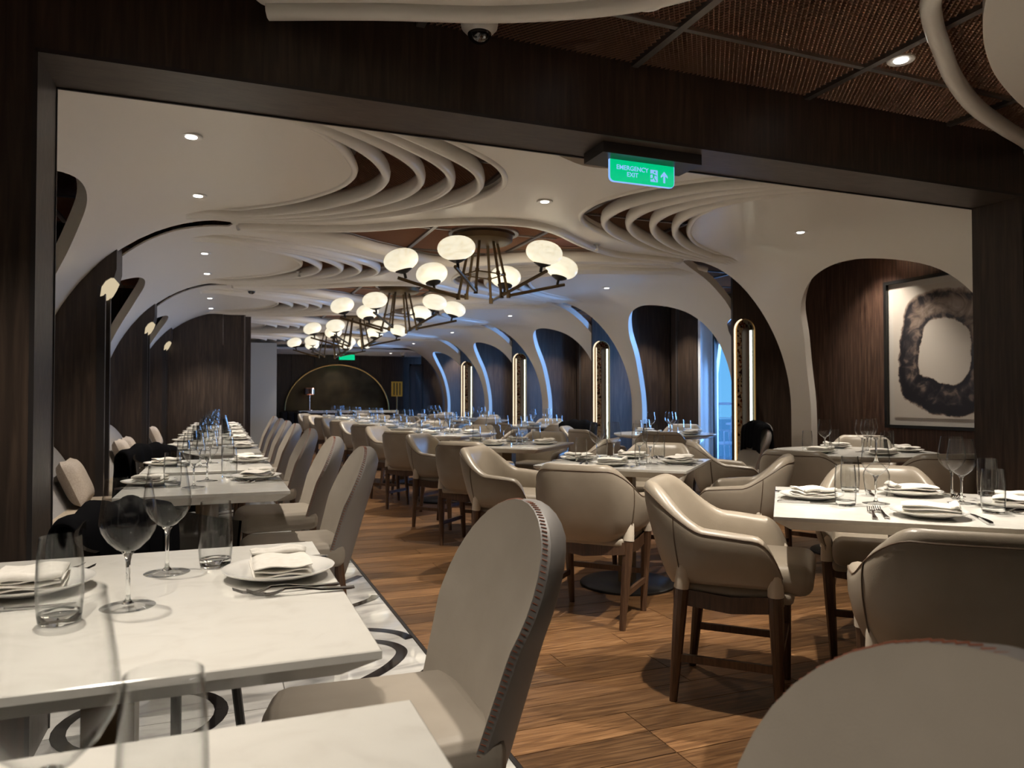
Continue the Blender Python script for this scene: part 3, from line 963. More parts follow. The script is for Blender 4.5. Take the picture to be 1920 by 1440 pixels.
G().lathe([(0, 0), (.10, 0), (.10, .02), (.02, .03), (.02, .45), (0, .45)], 16).obj('base', M['copper_shine'], lm)
G().lathe([(.13, .42), (.15, .44), (.15, .58), (.13, .6)], 20).obj('shade', M['copper_shine'], lm)
G().lathe([(0, .46), (.05, .5), (.05, .56), (0, .6)], 12).obj('bulb', M['lamp_face'], lm)
bs = empty('black_bench', (1.72, 19.4, 0), 0, 'black tufted bench at the far left wall', 'bench')
for i in range(4):
    rbox('cushion', .16, .6, .8, .05, M['black'], bs, (-.27 + .17 * i, 0, .42))
sg = empty('menu_stand', (3.86, 17.3, 0), 0, 'gold menu board on a slim post near the far door', 'sign stand')
G().tube([(0, 0, 0), (0, 0, 1.25)], .018, 8).obj('post', M['brass'], sg)
G().lathe([(0, 0), (.16, 0), (.16, .015), (0, .02)], 20).obj('base', M['brass'], sg)
G().box(-.13, .13, -.015, .015, 1.2, 1.55).obj('board', M['gold_sign'], sg, False)
for x in (-.07, .0, .07): G().box(x - .012, x + .012, -.02, -.015, 1.23, 1.52).obj('slot', M['frame_black'], sg, False)
dr = empty('door_1', (4.66, 18.98, 0), kind='structure')
G().box(-.05, .24, -.02, .02, 0, 2.0).obj('leaf', M['edge_metal'], dr, False)
G().box(-.09, -.05, -.03, .03, 0, 2.05).obj('frame', M['frame_black'], dr, False)
G().box(.24, .28, -.03, .03, 0, 2.05).obj('frame', M['frame_black'], dr, False)
G().box(-.09, .28, -.03, .03, 2.0, 2.05).obj('frame', M['frame_black'], dr, False)
G().box(.06, .2, -.03, -.02, .4, 1.9).obj('pane', M['pane'], dr, False)

# ------------------------------------------------------------------ ceiling fixtures
def downlight(en=1.0, cone=92):
    t = empty('ceiling_downlight', (0, 0, 0), 0, 'x', 'downlight')
    G().lathe([(.0, -.001), (.028, -.001), (.030, -.002), (.052, -.005), (.055, -.002), (.055, .004)], 24).obj('ring', M['lamp_ring'], t)
    G().lathe([(.0, -.0055), (.027, -.0055), (.029, -.001)], 20).obj('lens', M['lamp_face'], t)
    ld = bpy.data.lights.new('lamp', 'SPOT')
    ld.energy = SPOT_W * en; ld.color = SPOT_COL; ld.spot_size = R(cone); ld.spot_blend = .7; ld.shadow_soft_size = .022
    lo = bpy.data.objects.new('lamp', ld); COL.objects.link(lo); lo.parent = t; lo.location = (0, 0, -.02)
    return t
dls = {}
def put_light(x, yv, z, lab, en=1.0, cone=92):
    if (en, cone) not in dls: dls[(en, cone)] = Proto(downlight(en, cone))
    dls[(en, cone)].put((x, yv, z - .0005), 0, lab, 'ceiling downlights')
DL = []
DL += [(1.42, 2.27, ZM, 'white downlight in the copper mesh left of the exit sign side'), (2.64, 2.27, ZM, 'white downlight in the copper mesh beside the curved white rim')]
DL += [(-.35, 1.95, ZT, 'downlight over the second banquette table'), (-.35, .55, ZT, 'downlight over the nearest banquette table'),
       (1.5, .6, ZM, 'added unseen downlight above the near aisle'), (3.6, .8, ZT, 'downlight above the near right corner')]  # aisle downlight added out of view to light foreground chair backs
DL += [(5.85, bayc(k) + 1.45, 2.56, 'downlight grazing the walnut wall in the %s window bay' % w_) for k, w_ in ((2, 'first'), (3, 'second'), (4, 'third'), (5, 'fourth'))]
ordn = ['first', 'second', 'third', 'fourth', 'fifth', 'sixth']
for k in range(1, 6):
    yc = bayc(k)
    if k < 4:
        DL.append((-.15, yc - .43, ZT, ordn[k - 1] + ' left bay from the portal, nearer downlight of the pair'))
        DL.append((-.15, yc + .73, ZT, ordn[k - 1] + ' left bay from the portal, farther downlight of the pair'))
    else:
        DL.append((1.16, yc + .9, ZT, 'left downlight of the ' + ordn[k - 1] + ' bay from the portal'))
    DL.append((2.03, yc + .12, ZT, 'middle downlight in the white shell, ' + ordn[k - 1] + ' bay from the portal'))
    DL.append((4.30, yc + .2, ZT - .004, 'window side downlight in the white shell, ' + ordn[k - 1] + ' bay from the portal'))
DL.append((4.2, 19.6, 2.36, 'downlight in the flat ceiling by the far door'))
DL.append((2.9, 20.6, 2.36, 'downlight washing the arched mirror'))
for x, yv, z, lab in DL:
    if abs(z - ZT) < .01: z = surf(x - XC)[1] - .003
    en = 1.0
    if 'copper mesh' in lab: en = 1.9
    elif 'middle' in lab: en = 1.6
    elif 'window side' in lab: en = 1.2
    elif 'nearest banquette' in lab or 'second banquette' in lab: en = .85
    elif 'near aisle' in lab: en = .6
    put_light(x, yv, z, lab, en)
# spot washing picture niche
put_light(5.66, 5.35, 2.68, 'downlight hidden above the picture niche', 1.8, 95)

def chandelier():
    t = empty('chandelier', (0, 0, 0), 0, 'x', 'chandelier')
    G().lathe([(0, 2.47), (.22, 2.47), (.245, 2.485), (.25, 2.53), (0, 2.53)], 36).obj('ceiling_plate', M['bronze'], t)
    G().lathe([(.27, 2.545), (.30, 2.545), (.30, 2.575), (.27, 2.575), (.27, 2.545)], 36).obj('plate_ring', M['rail'], t)
    cam_dir = Vector((-math.sin(PSI), -math.cos(PSI), 0)); rt = Vector((math.cos(PSI), -math.sin(PSI), 0))
    ring = []
    for i in range(6):
        th = R(-15 + 60 * i)
        d = cam_dir * math.cos(th) + rt * math.sin(th)
        top = d * .12 + Vector((0, 0, 2.475)); bot = d * .22 + Vector((0, 0, 2.03 if i % 2 == 0 else 2.0))
        g = G(); g.tube([top, bot], .0125, 8); mid = top.lerp(bot, .62)
        g.tube([top.lerp(bot, .56), mid], .018, 8)
        g.tube([bot + Vector((0, 0, .03)), bot - Vector((0, 0, .02))], .019, 8)
        g.obj('rod', M['bronze'], t)
        ring.append(top.lerp(bot, .6))
        end = d * .70 + Vector((0, 0, 2.145))
        G().tube([bot, end + d * .03], .014, 8).obj('arm', M['bronze'], t)
        e2 = d * .665
        tilt = Matrix.Rotation(R(15), 4, Vector((0, 0, 1)).cross(d))
        base = e2 + Vector((0, 0, 2.152))
        mt = Matrix.Translation(base) @ tilt
        G().lathe([(0, -.01), (.012, -.01), (.012, .03), (.03, .035), (.068, .055), (.072, .064), (0, .064)], 24, M=mt).obj('cup', M['base_metal'], t)
        prof = []
        for j in range(15):
            a = -PI / 2 + PI * j / 14
            rr_ = .146 * math.cos(a) ** .9 if 0 < j < 14 else 0
            prof.append((rr_, .146 + .094 * math.sin(a)))
        G().lathe(prof, 32, M=mt).obj('globe', M['globe'], t)
    G().tube(ring, .006, 6, closed=True).obj('ring', M['bronze'], t)
    ld = bpy.data.lights.new('lamp', 'POINT'); ld.energy = CHAND_W; ld.color = (1, .84, .62); ld.shadow_soft_size = .30
    lo = bpy.data.objects.new('lamp', ld); COL.objects.link(lo); lo.parent = t; lo.location = (0, 0, 1.95); lo.visible_glossy = False
    return t
ch = Proto(chandelier())
for i in range(4):
    ch.put((2.08, 5.97 + 3.22 * i, 0), 0, ['bronze chandelier with six lit globes nearest the portal', 'second bronze globe chandelier from the portal', 'third bronze globe chandelier from the portal', 'farthest bronze globe chandelier'][i], 'bronze globe chandeliers')

# exit sign
ex = empty('exit_sign', (1.74, 2.85, 0), 0, 'green lit EMERGENCY EXIT sign under the portal beam', 'sign')
G().box(-.235, .265, -.075, .105, 2.192, 2.2385).obj('housing', M['edge_metal'], ex, False)
def exit_mat():
    m = bpy.data.materials.new('green lit acrylic'); m.use_nodes = True
    b = m.node_tree.nodes['Principled BSDF']
    b.inputs['Base Color'].default_value = (0, .3, .15, 1); b.inputs['Roughness'].default_value = .1
    b.inputs['Emission Color'].default_value = (.0, .50, .20, 1); b.inputs['Emission Strength'].default_value = 1.1
    return m
green = exit_mat()
white_e = emat('blue white letters', (.28, .52, 1.0), 1.0)
ew, z0, z1 = .165, 2.095, 2.20
P = [(-ew, z1), (-ew, z0 + .02)] + [(-ew + .02 - .02 * math.cos(a), z0 + .02 - .02 * math.sin(a)) for a in (.5, 1.0)] + [(-ew + .02, z0), (ew - .02, z0)] + [(ew - .02 + .02 * math.sin(a), z0 + .02 - .02 * math.cos(a)) for a in (.5, 1.0)] + [(ew, z0 + .02), (ew, z1)]
n = len(P)
G().add([(p[0], -.006, p[1]) for p in P] + [(p[0], .006, p[1]) for p in P], [tuple(range(n)), tuple(range(n, 2 * n))[::-1]] + [(i, i + n, (i + 1) % n + n, (i + 1) % n) for i in range(n)]).obj('sign_panel', green, ex, False)
G().sweep([(p[0], 0, p[1]) for p in P], circ(.0025, .0075, 6), up=(0, 1, 0)).obj('edge_glow', white_e, ex)
def text(body, size, x, z, parent, mat, yv=-.0075, off=.0):
    cu = bpy.data.curves.new('lettering', 'FONT'); cu.body = body; cu.size = size; cu.align_x = 'CENTER'; cu.offset = off; cu.extrude = .0005
    tmp = bpy.data.objects.new('lettering', cu); COL.objects.link(tmp)
    bpy.context.view_layer.update()
    me = bpy.data.meshes.new_from_object(tmp.evaluated_get(bpy.context.evaluated_depsgraph_get()))
    bpy.data.objects.remove(tmp)
    o = bpy.data.objects.new('lettering', me); COL.objects.link(o); me.materials.clear(); me.materials.append(mat)
    o.parent = parent; o.location = (x, yv, z); o.rotation_euler = (PI / 2, 0, 0)
    return o
text('EMERGENCY', .0285, -.052, 2.150, ex, white_e, off=.0002)
text('EXIT', .0285, -.052, 2.122, ex, white_e, off=.0002)
g = G()
def poly(pts, yv=-.0072): g.add([(p[0], yv, p[1]) for p in pts], [tuple(range(len(pts)))])
# door symbol with running figure, arrow
g2 = G(); g2.add([(p[0], -.0066, p[1]) for p in ((.040, 2.112), (.078, 2.112), (.078, 2.166), (.040, 2.166))], [(0, 1, 2, 3)]); g2.obj('door_symbol', white_e, ex, False)
for pts in ([(.058, 2.152), (.066, 2.152), (.066, 2.160), (.058, 2.160)], [(.050, 2.150), (.062, 2.146), (.060, 2.130), (.052, 2.132)],
            [(.050, 2.150), (.052, 2.146), (.040, 2.142), (.036, 2.146)], [(.062, 2.146), (.060, 2.142), (.072, 2.138), (.074, 2.142)],
            [(.060, 2.132), (.056, 2.130), (.064, 2.116), (.070, 2.114), (.070, 2.118)], [(.052, 2.132), (.056, 2.130), (.050, 2.122), (.036, 2.124), (.036, 2.128), (.048, 2.128)]):
    poly(pts)
g.obj('running_figure', green, ex, False)
g = G()
poly([(.107, 2.112), (.117, 2.112), (.117, 2.144), (.130, 2.134), (.130, 2.144), (.112, 2.164), (.094, 2.144), (.094, 2.134), (.107, 2.144)])
g.obj('arrow', white_e, ex, False)
# far exit sign glimpsed at the end
ex2 = empty('exit_sign', (3.05, 19.6, 0), 0, 'small green exit sign hanging at the far end', 'sign')
G().box(-.2, .2, -.04, .04, 2.30, 2.36).obj('housing', M['edge_metal'], ex2, False)
G().box(-.2, .2, -.008, .008, 2.16, 2.30).obj('sign_panel', green, ex2, False)

def cctv(loc, s, label):
    t = empty('dome_camera', loc, 0, label, 'camera')
    t.scale = (s, s, s)
    G().lathe([(0, 0), (.066, 0), (.069, -.01), (.069, -.045), (.066, -.06), (.045, -.082), (0, -.082)], 32).obj('housing', M['white_plastic'], t)
    prof = [(.044 * math.cos(PI / 2 * i / 10), -.080 - .038 * math.sin(PI / 2 * i / 10)) for i in range(11)]
    prof[-1] = (0, prof[-1][1])
    G().lathe(prof, 28).obj('dome', M['dome'], t)
    return t
cctv((.875, 2.56, 2.565), 1.0, 'white dome security camera on the mesh beside the portal beam')
cctv((.33, 9.45, 2.52), 1.0, 'small dome camera on the second left white shell')
cctv((4.45, 19.2, 2.36), 1.0, 'white dome camera near the far door')
for loc, lab in (((1.09, 6.07, 2.56), 'chrome sprinkler head in the mesh left of the nearest chandelier'), ((3.0, 5.65, 2.47), 'sprinkler head on the right rim of the nearest opening'), ((.75, 8.0, 2.47), 'sprinkler head by the second left ribs'), ((3.1, 8.7, 2.48), 'sprinkler head right of the second chandelier')):
    t = empty('sprinkler', loc, 0, lab, 'sprinkler')
    G().lathe([(0, 0), (.03, 0), (.03, -.008), (.01, -.012), (.01, -.04), (0, -.04)], 14).obj('body', M['steel'], t)
    G().lathe([(0, -.045), (.018, -.045), (.018, -.049), (0, -.049)], 14).obj('deflector', M['steel'], t)
t = empty('smoke_detector', (4.0, 6.27, 2.54), 0, 'round white smoke detector at the right tip of the nearest opening', 'detector')
G().lathe([(0, -.05), (.04, -.05), (.06, -.03), (.06, 0), (0, 0)], 24).obj('body', M['white_plastic'], t)
for i, (x, yv, lab) in enumerate(((2.92, 6.0, 'round copper ceiling speaker right of the nearest chandelier'), (2.2, 3.35, 'round copper ceiling speaker behind the exit sign'), (1.2, 9.0, 'round copper ceiling speaker before the second chandelier'))):
    t = empty('ceiling_speaker', (x, yv, ZM - .004), 0, lab, 'speaker')
    G().lathe([(0, -.012), (.15, -.012), (.16, -.004), (.16, 0)], 36).obj('grille', M['speaker'], t)
    G().lathe([(.16, -.014), (.19, -.010), (.20, -.001)], 36).obj('rim', M['speaker'], t)

# ------------------------------------------------------------------ tables
def table_top_rect(w, d, z=.75, th=.05, inset=.055):
    zt, zm, zb = z, z - .014, z - th
    def r(x, y_, zz, e=0): return [(-x + e, -y_ + e, zz), (x - e, -y_ + e, zz), (x - e, y_ - e, zz), (-x + e, y_ - e, zz)]
    V = r(w / 2, d / 2, zt, .002) + r(w / 2, d / 2, zt - .002) + r(w / 2, d / 2, zm) + r(w / 2 - inset, d / 2 - inset, zb)
    F = [(0, 1, 2, 3), (15, 14, 13, 12)]
    for a in (0, 4, 8):
        for i in range(4):
            j = (i + 1) % 4
            F.append((a + i, a + 4 + i, a + 4 + j, a + j))
    return V, F
def pedestal(t, zt=.70, r=.29, cw=.045):
    G().box(-cw, cw, -cw, cw, .02, zt).obj('column', M['column'], t, False)
    G().lathe([(0, 0), (r, 0), (r, .012), (r - .01, .018), (0, .02)], 40).obj('base', M['base_metal'], t)
def rect_table(w, d, label, group):
    t = empty('dining_table', (0, 0, 0), 0, label, 'table', group)
    V, F = table_top_rect(w, d)
    mk('tabletop', V, F, M['quartz'], t, False)
    pedestal(t)
    return t
def round_table():
    t = empty('round_table', (0, 0, 0), 0, 'x', 'table')
    G().lathe([(0, .75), (.568, .75), (.57, .748), (.57, .734), (.52, .71), (0, .71)], 64).obj('tabletop', M['quartz'], t)
    pedestal(t, .71, .3)
    return t
LT = []   # left row: centre x, centre y, w, d
p_two = Proto(rect_table(.675, .85, 'x', None))
big = rect_table(.86, .945, 'x', None)
p_big = Proto(big)
p_big.put((-.194, 1.628, 0), 0, 'white quartz banquette table, second from the camera, fully laid', 'banquette tables on the left')
p_big.put((-.198, .48, 0), 0, 'white quartz table corner nearest the camera', 'banquette tables on the left')
LY = [3.72, 4.76, 6.17, 7.4, 8.4, 9.4, 10.5, 11.5]
for i, yv in enumerate(LY):
    p_two.put((-.06, yv, 0), 0, 'white quartz banquette table, %s beyond the portal' % (ordn + ['seventh', 'eighth'])[i], 'banquette tables on the left')
p_sq = Proto(rect_table(.89, .89, 'x', None))
SQ = [(2.342, 2.027, -41.4)] + [(2.34, 4.02 + 2.02 * i, -45) for i in range(7)]
sqn = ['nearest', 'second', 'third', 'fourth', 'fifth', 'sixth', 'seventh', 'eighth']
for i, (x, yv, a) in enumerate(SQ):
    p_sq.put((x, yv, 0), R(a), 'square white table set diagonally, %s in the middle row' % sqn[i], 'diagonal square tables')
p_rd = Proto(round_table())
RD = [(4.38, 4.22), (4.68, 7.2), (4.45, 10.1), (4.5, 13.2), (4.5, 16.3)]
rdn = ['below the framed picture', 'in the first window bay', 'in the second window bay', 'in the third window bay', 'in the fourth window bay']
for i, (x, yv) in enumerate(RD):
    p_rd.put((x, yv, 0), 0, 'round white table %s' % rdn[i], 'round tables by the windows')

# ------------------------------------------------------------------ armchair
def armchair():
    t = empty('armchair', (0, 0, 0), 0, 'x', 'chair')
    half = [(0, -.285), (.10, -.283), (.185, -.262), (.245, -.205), (.27, -.12), (.275, -.02), (.27, .08), (.262, .15), (.25, .185)]
    pl = [(-x, y_) for x, y_ in half[::-1][:-1]] + half
    path = cat(pl, 4)
    n = len(path)
    dist = [0]
    for a, b in zip(path, path[1:]): dist.append(dist[-1] + math.hypot(b[0] - a[0], b[1] - a[1]))
    tot = dist[-1]; D = tot / 2
    V = []; F = []; edge = []; ne = 0
    def sm(x): x = max(0, min(1, x)); return x * x * (3 - 2 * x)
    for i, p in enumerate(path):
        d = abs(dist[i] - D)
        a = Vector(path[max(0, i - 1)]); b = Vector(path[min(n - 1, i + 1)])
        tg = (b - a).normalized(); nr = Vector((tg.y, -tg.x))      # outward
        back = 1 - sm((d - .12) / .25)
        zt = .665 + .155 * (1 - sm((d - .155) / .24)) - .02 * sm((d - .35) / .3)
        e = max(0, (d - (D - .10)) / .10)
        zt -= .14 * e * e
        zb = .425 + .03 * sm((d - .1) / .2)
        bulge = 1 - .55 * e * e
        h = zt - zb
        lean = -.075 * back
        sec = [(-.052, 0), (-.045, .005), (-.022, .10), (-.004, .30), (.008, .58), (.010, .80), (.006, .92), (-.004, .975), (-.020, 1.0), (-.040, .99), (-.055, .955),
               (-.062, .88), (-.070, .70), (-.075, .45), (-.075, .25), (-.072, .0)]
        for (o, f) in sec:
            oo = -.033 + (o + .033) * bulge
            q = Vector(p) + nr * oo
            q.y += lean * max(0, f - .15)
            V.append((q.x, q.y, zb + h * f))
        edge.append(V[-len(sec) + 6])
        ne = len(sec)
    for i in range(n - 1):
        for c in range(ne):
            dd = (c + 1) % ne
            F.append((i * ne + c, (i + 1) * ne + c, (i + 1) * ne + dd, i * ne + dd))
    F.append(tuple(range(ne))); F.append(tuple(range((n - 1) * ne, n * ne))[::-1])
    sh = mk('shell', V, [f[::-1] for f in F], M['leather'], t, True, sharp=70)
    G().tube(edge, .0028, 5).obj('piping', M['piping'], t)
    # arm seams
    for g_ in (-1, 1):
        idx = min(range(n), key=lambda i: abs((dist[i] - D) - g_ * .30))
        pts = [V[idx * ne + c] for c in range(1, 7)]
        c0 = Vector((0, -.05, .6))
        pts = [tuple(Vector(q) + (Vector(q) - c0).normalized() * .0015) for q in pts]
        G().tube(cat(pts, 3), .0022, 5).obj('seam', M['piping'], t)
    # seat
    rbox('seat_cushion', .42, .50, .115, .045, M['leather'], t, (0, .03, .487), 4)
    rbox('seat_base', .42, .43, .05, .02, M['leather'], t, (0, 0, .425), 3)
    # legs, sleeves, rails
    for sx in (-1, 1):
        for (yt, yf, zt) in ((-.175, -.215, .44), (.155, .165, .44)):
            top = Vector((sx * .228, yt, .46)); foot = Vector((sx * .205, yf, 0))
            pts = [top.lerp(foot, f) for f in (0, .25, .6, 1)]
            G().tube(pts, .026, 10, scale=[1.0, .98, .82, .58]).obj('leg', M['chair_wood'], t)
            d_ = (top - foot).normalized()
            pp = [top - d_ * .025, top + d_ * .0, top + d_ * .05, top + d_ * .075, top + d_ * .088]
            G().tube(pp, .0278, 12, scale=[1.03, 1.0, .84, .64, .2]).obj('leg_sleeve', M['leather_cap'], t)
    for sx in (-1, 1):
        G().sweep([(sx * .214, -.195, .17), (sx * .214, .155, .17)], [(-.008, -.014), (.008, -.014), (.008, .014), (-.008, .014)]).obj('side_rail', M['chair_wood'], t, False)
        G().sweep([(sx * .21, -.19, .40), (sx * .215, 0, .385), (sx * .21, .16, .40)], [(-.01, -.03), (.01, -.03), (.01, .03), (-.01, .03)]).obj('apron', M['chair_wood'], t, False)
    G().sweep([(-.205, .165, .215), (.205, .165, .215)], [(-.01, -.014), (.01, -.014), (.01, .014), (-.01, .014)]).obj('foot_rail', M['chair_wood'], t, False)
    for yv in (-.2, .16):
        G().sweep([(-.215, yv, .40), (0, yv, .375), (.215, yv, .40)], [(-.01, -.03), (.01, -.03), (.01, .03), (-.01, .03)]).obj('apron', M['chair_wood'], t, False)
    return t
arm = Proto(armchair())
side_words = ['near left side', 'near right side', 'far right side', 'far left side']
def face(rz): return rz
for i, (x, yv, a) in enumerate(SQ):
    for j, ang in enumerate((-90, 0, 90, 180)):          # local -y, +x, +y, -x
        w = R(a + ang)
        dist = .62 if i else .60
        cx, cy = x + dist * math.cos(w), yv + dist * math.sin(w)
        if i == 0 and j == 1: continue                    # outside the frame
        jt = random.uniform(-3, 3)
        if i == 0 and j == 0: cx, cy = 1.93, 1.49; jt = 0
        if i == 0 and j == 3: cx, cy = 1.895, 2.40; jt = -3.6
        if i == 1 and j == 0: cx, cy = 1.865, 3.52; jt = -2
        if i == 1 and j == 3: cx, cy = 1.80, 4.52; jt = 0
        arm.put((cx, cy, 0), w + R(90 + jt), 'tan leather armchair on the %s of the %s diagonal table' % (side_words[j], sqn[i]), 'tan leather armchairs at the diagonal tables')
for i, (x, yv) in enumerate(RD):
    angs = [150, 207, 250, 40] if i == 0 else ([140, 187, 235, 45] if i == 1 else [170, 215, 260, 60])
    wd_ = ['left side', 'front left', 'front side', 'rear side']
    for j, ang in enumerate(angs):
        w = R(ang)
        arm.put((x + .86 * math.cos(w), yv + .86 * math.sin(w), 0), w + R(90), 'tan armchair on the %s of the round table %s' % (wd_[j], rdn[i]), 'tan leather armchairs at the round tables')

# ------------------------------------------------------------------ tall back dining chair
def dining_chair():
    t = empty('dining_chair', (0, 0, 0), 0, 'x', 'chair')
    nz, nx = 26, 20
    zb, zt = .30, .905
    def hw(z):
        if z < .69: return .185 + .073 * (z - zb) / .39
        u = (z - .69) / (zt - .69)
        return .258 * max(0, 1 - u ** 2.2) ** .5
    Vi = []; Vo = []
    for i in range(nz + 1):
        z = zb + (zt - zb) * (i / nz if i < nz * .6 else (.6 + .4 * math.sin((i / nz - .6) / .4 * PI / 2)))
        w = max(hw(z), .002)
        lean = -.125 * (z - .45) / .45
        wg = .055 * min(1, max(0, (zt - z) / .26)) ** .9
        for j in range(nx + 1):
            u = -1 + 2 * j / nx
            a = math.sin(u * PI / 2)
            x = w * a
            Vi.append((x, -.20 + lean + wg * abs(a) ** 2.6, z))
            k_ = 1 - abs(a) ** 4
            q_ = .22 + .78 * min(1, w / .2)
            Vo.append((x, -.20 + lean + wg * abs(a) ** 2.6 - .014 - q_ * (.008 + .05 * k_ ** .8 + .018 * k_), z))
    def grid(flip):
        F = []
        for i in range(nz):
            for j in range(nx):
                q = i * (nx + 1) + j
                f = (q, q + 1, q + nx + 2, q + nx + 1)
                F.append(f if flip else f[::-1])
        return F
    mk('backrest', Vi, grid(False), M['taupe'], t, True, sharp=80)
    g = G(); g.add(Vo, grid(True))
    # close the rim between inner and outer skins
    rim = [i * (nx + 1) for i in range(nz + 1)] + [nz * (nx + 1) + j for j in range(nx + 1)] + [i * (nx + 1) + nx for i in range(nz, -1, -1)] + [j for j in range(nx, -1, -1)]
    VR = [Vi[q] for q in rim] + [Vo[q] for q in rim]; n = len(rim)
    g.add(VR, [(i, i + 1, i + 1 + n, i + n) for i in range(n - 1)])
    g.obj('outer_shell', M['taupe_back'], t, True, 80)
    # stitches along the rim
    edge = [Vi[i * (nx + 1)] for i in range(nz)] + [Vi[i * (nx + 1) + nx] for i in range(nz - 1, -1, -1)]
    pts = [Vector(p) + Vector((0, -.009, 0)) for p in edge]
    g = G(); acc = 0; cen = Vector((0, -.24, .6))
    dense = []
    for a, b in zip(pts, pts[1:]):
        l = (b - a).length; m_ = max(1, int(l / .004))
        for q in range(m_): dense.append(a.lerp(b, q / m_))
    last = dense[0]
    for i in range(1, len(dense) - 1):
        if (dense[i] - last).length > .0115:
            tg = (dense[i + 1] - dense[i - 1]).normalized()
            out = (dense[i] - cen); out = (out - tg * out.dot(tg)).normalized()
            p = dense[i] + out * .0012
            bx = Vector((0, 1, 0))
            g.tube([p - bx * .006 - tg * .003, p + bx * .0062 + tg * .003], .0014, 4)
            last = dense[i]
    g.obj('stitching', M['stitch'], t, kind='stuff')
    # seat: D shaped pad
    def seatfn(co):
        f = (co.y + .23) / .46
        w = 1 - .10 * (1 - f)
        r = max(0, (abs(co.x) / .24)) ** 2 * .05 * max(0, f)
        return Vector((co.x * w, co.y - r, co.z + .006 * (1 - (co.x / .24) ** 2)))
    rbox('seat', .47, .47, .115, .042, M['taupe'], t, (0, .015, .415), 3, fn=seatfn)
    for sx in (-1, 1):
        for yv, yf in ((.17, .20), (-.19, -.235)):
            G().tube([(sx * .17, yv, .37), (sx * .185, (yv + yf) / 2, .18), (sx * .195, yf, 0)], .024, 10, scale=[1.0, .8, .5]).obj('leg', M['chair_wood'], t)
    return t
dc = Proto(dining_chair())
DC = [(.325, 1.60, 0), (.325, 3.70, 0), (.325, 4.76, 0), (.325, 6.12, 0), (.325, 7.4, 0), (.325, 8.4, 0), (.325, 9.4, 0), (.325, 10.5, 0)]
for i, (x, yv, a) in enumerate(DC):
    dc.put((x, yv, 0), R(90 + a), ['grey taupe high backed chair with rust stitching beside the near white table', 'high backed taupe chair, first beyond the portal', 'high backed taupe chair, second beyond the portal', 'high backed taupe chair, third beyond the portal',
                       'high backed taupe chair, fourth beyond the portal', 'high backed taupe chair, fifth beyond the portal', 'high backed taupe chair, sixth beyond the portal', 'farthest high backed taupe chair of the row'][i], 'high backed chairs along the aisle')
dc.put((.345, .455, 0), R(92), 'rounded taupe chair back blurred at the bottom right corner', 'high backed chairs along the aisle')
dc.put((4.72, 6.08, 0), R(75), 'dark high backed chair under a black coat by the window', 'high backed chairs along the aisle')

# black cloths over chair backs
def drape(loc, rz, w, h, label, nm='black_coat'):
    V = []; F = []; n = 16
    rg = random.Random(int(loc[1] * 100))
    prof = [(-.09, -h), (-.085, -h * .5), (-.075, -.1), (-.06, -.01), (-.02, .022), (.03, .01), (.05, -.07), (.055, -h * .55)]
    P = cat(prof, 3)
    for i in range(n + 1):
        u = -1 + 2 * i / n
        wob = .012 * math.sin(i * 2.1) + rg.uniform(-.006, .006)
        for (y_, z_) in P:
            V.append((u * w * (1 + .05 * math.sin(z_ * 9)), y_ + wob * (1 + abs(z_) * 3), z_ - .05 * abs(u) ** 3 + .01 * math.sin(i * 1.3)))
    m_ = len(P)
    for i in range(n):
        for j in range(m_ - 1):
            F.append((i * m_ + j, i * m_ + j + 1, (i + 1) * m_ + j + 1, (i + 1) * m_ + j))
    o = mk(nm, V, F, M['black'], None, True, loc, rz)
    so = o.modifiers.new('thickness', 'SOLIDIFY'); so.thickness = .012
    return tag(o, label, 'coat', 'black coats over chairs')
drape((4.98, 6.02, .885), R(75), .22, .42, 'black coat draped over the chair beside the window')
drape((4.24, 8.50, .84), R(-35), .24, .33, 'black coat draped over an armchair at the second window table')

def tub_chair(loc, rz, label):
    t = empty('tub_chair', loc, rz, label, 'chair', 'black glossy tub chairs')
    g = G(); V = []; F = []
    n = 24
    for i in range(n + 1):
        a = PI * (1.0 + i / n)
        for (r, z) in ((.20, .42), (.235, .50), (.26, .62), (.275, .76), (.28, .80), (.268, .803), (.262, .76), (.245, .62), (.22, .50), (.18, .44)):
            V.append((r * math.cos(a) * 1.0, r * math.sin(a) * .9, z - .07 * abs(math.cos(a)) ** 2))
    for i in range(n):
        for j in range(9):
            q = i * 10 + j
            F.append((q, q + 10, q + 11, q + 1))
    mk('tub', V, F, M['black_gloss'], t, True, sharp=60)
    G().lathe([(0, .40), (.19, .40), (.21, .43), (.21, .46), (.19, .48), (0, .485)], 28).obj('seat', M['black'], t)
    for i in range(4):
        a = PI / 4 + i * PI / 2
        G().tube([(.15 * math.cos(a), .15 * math.sin(a), .41), (.2 * math.cos(a), .2 * math.sin(a), 0)], .014, 8).obj('leg', M['base_metal'], t)
    return t
tub_chair((-.12, 2.455, 0), R(228), 'black glossy tub chair behind the near wine glasses')
drape((-.295, 2.61, .79), R(228), .19, .5, 'black coat over the tub chair by the left post', 'black_coat')
tub_chair((-.27, 5.465, 0), R(228), 'black glossy tub chair by the first left partition')
drape((-.455, 5.63, .80), R(228), .22, .35, 'black coat over the tub chair at the first left partition')

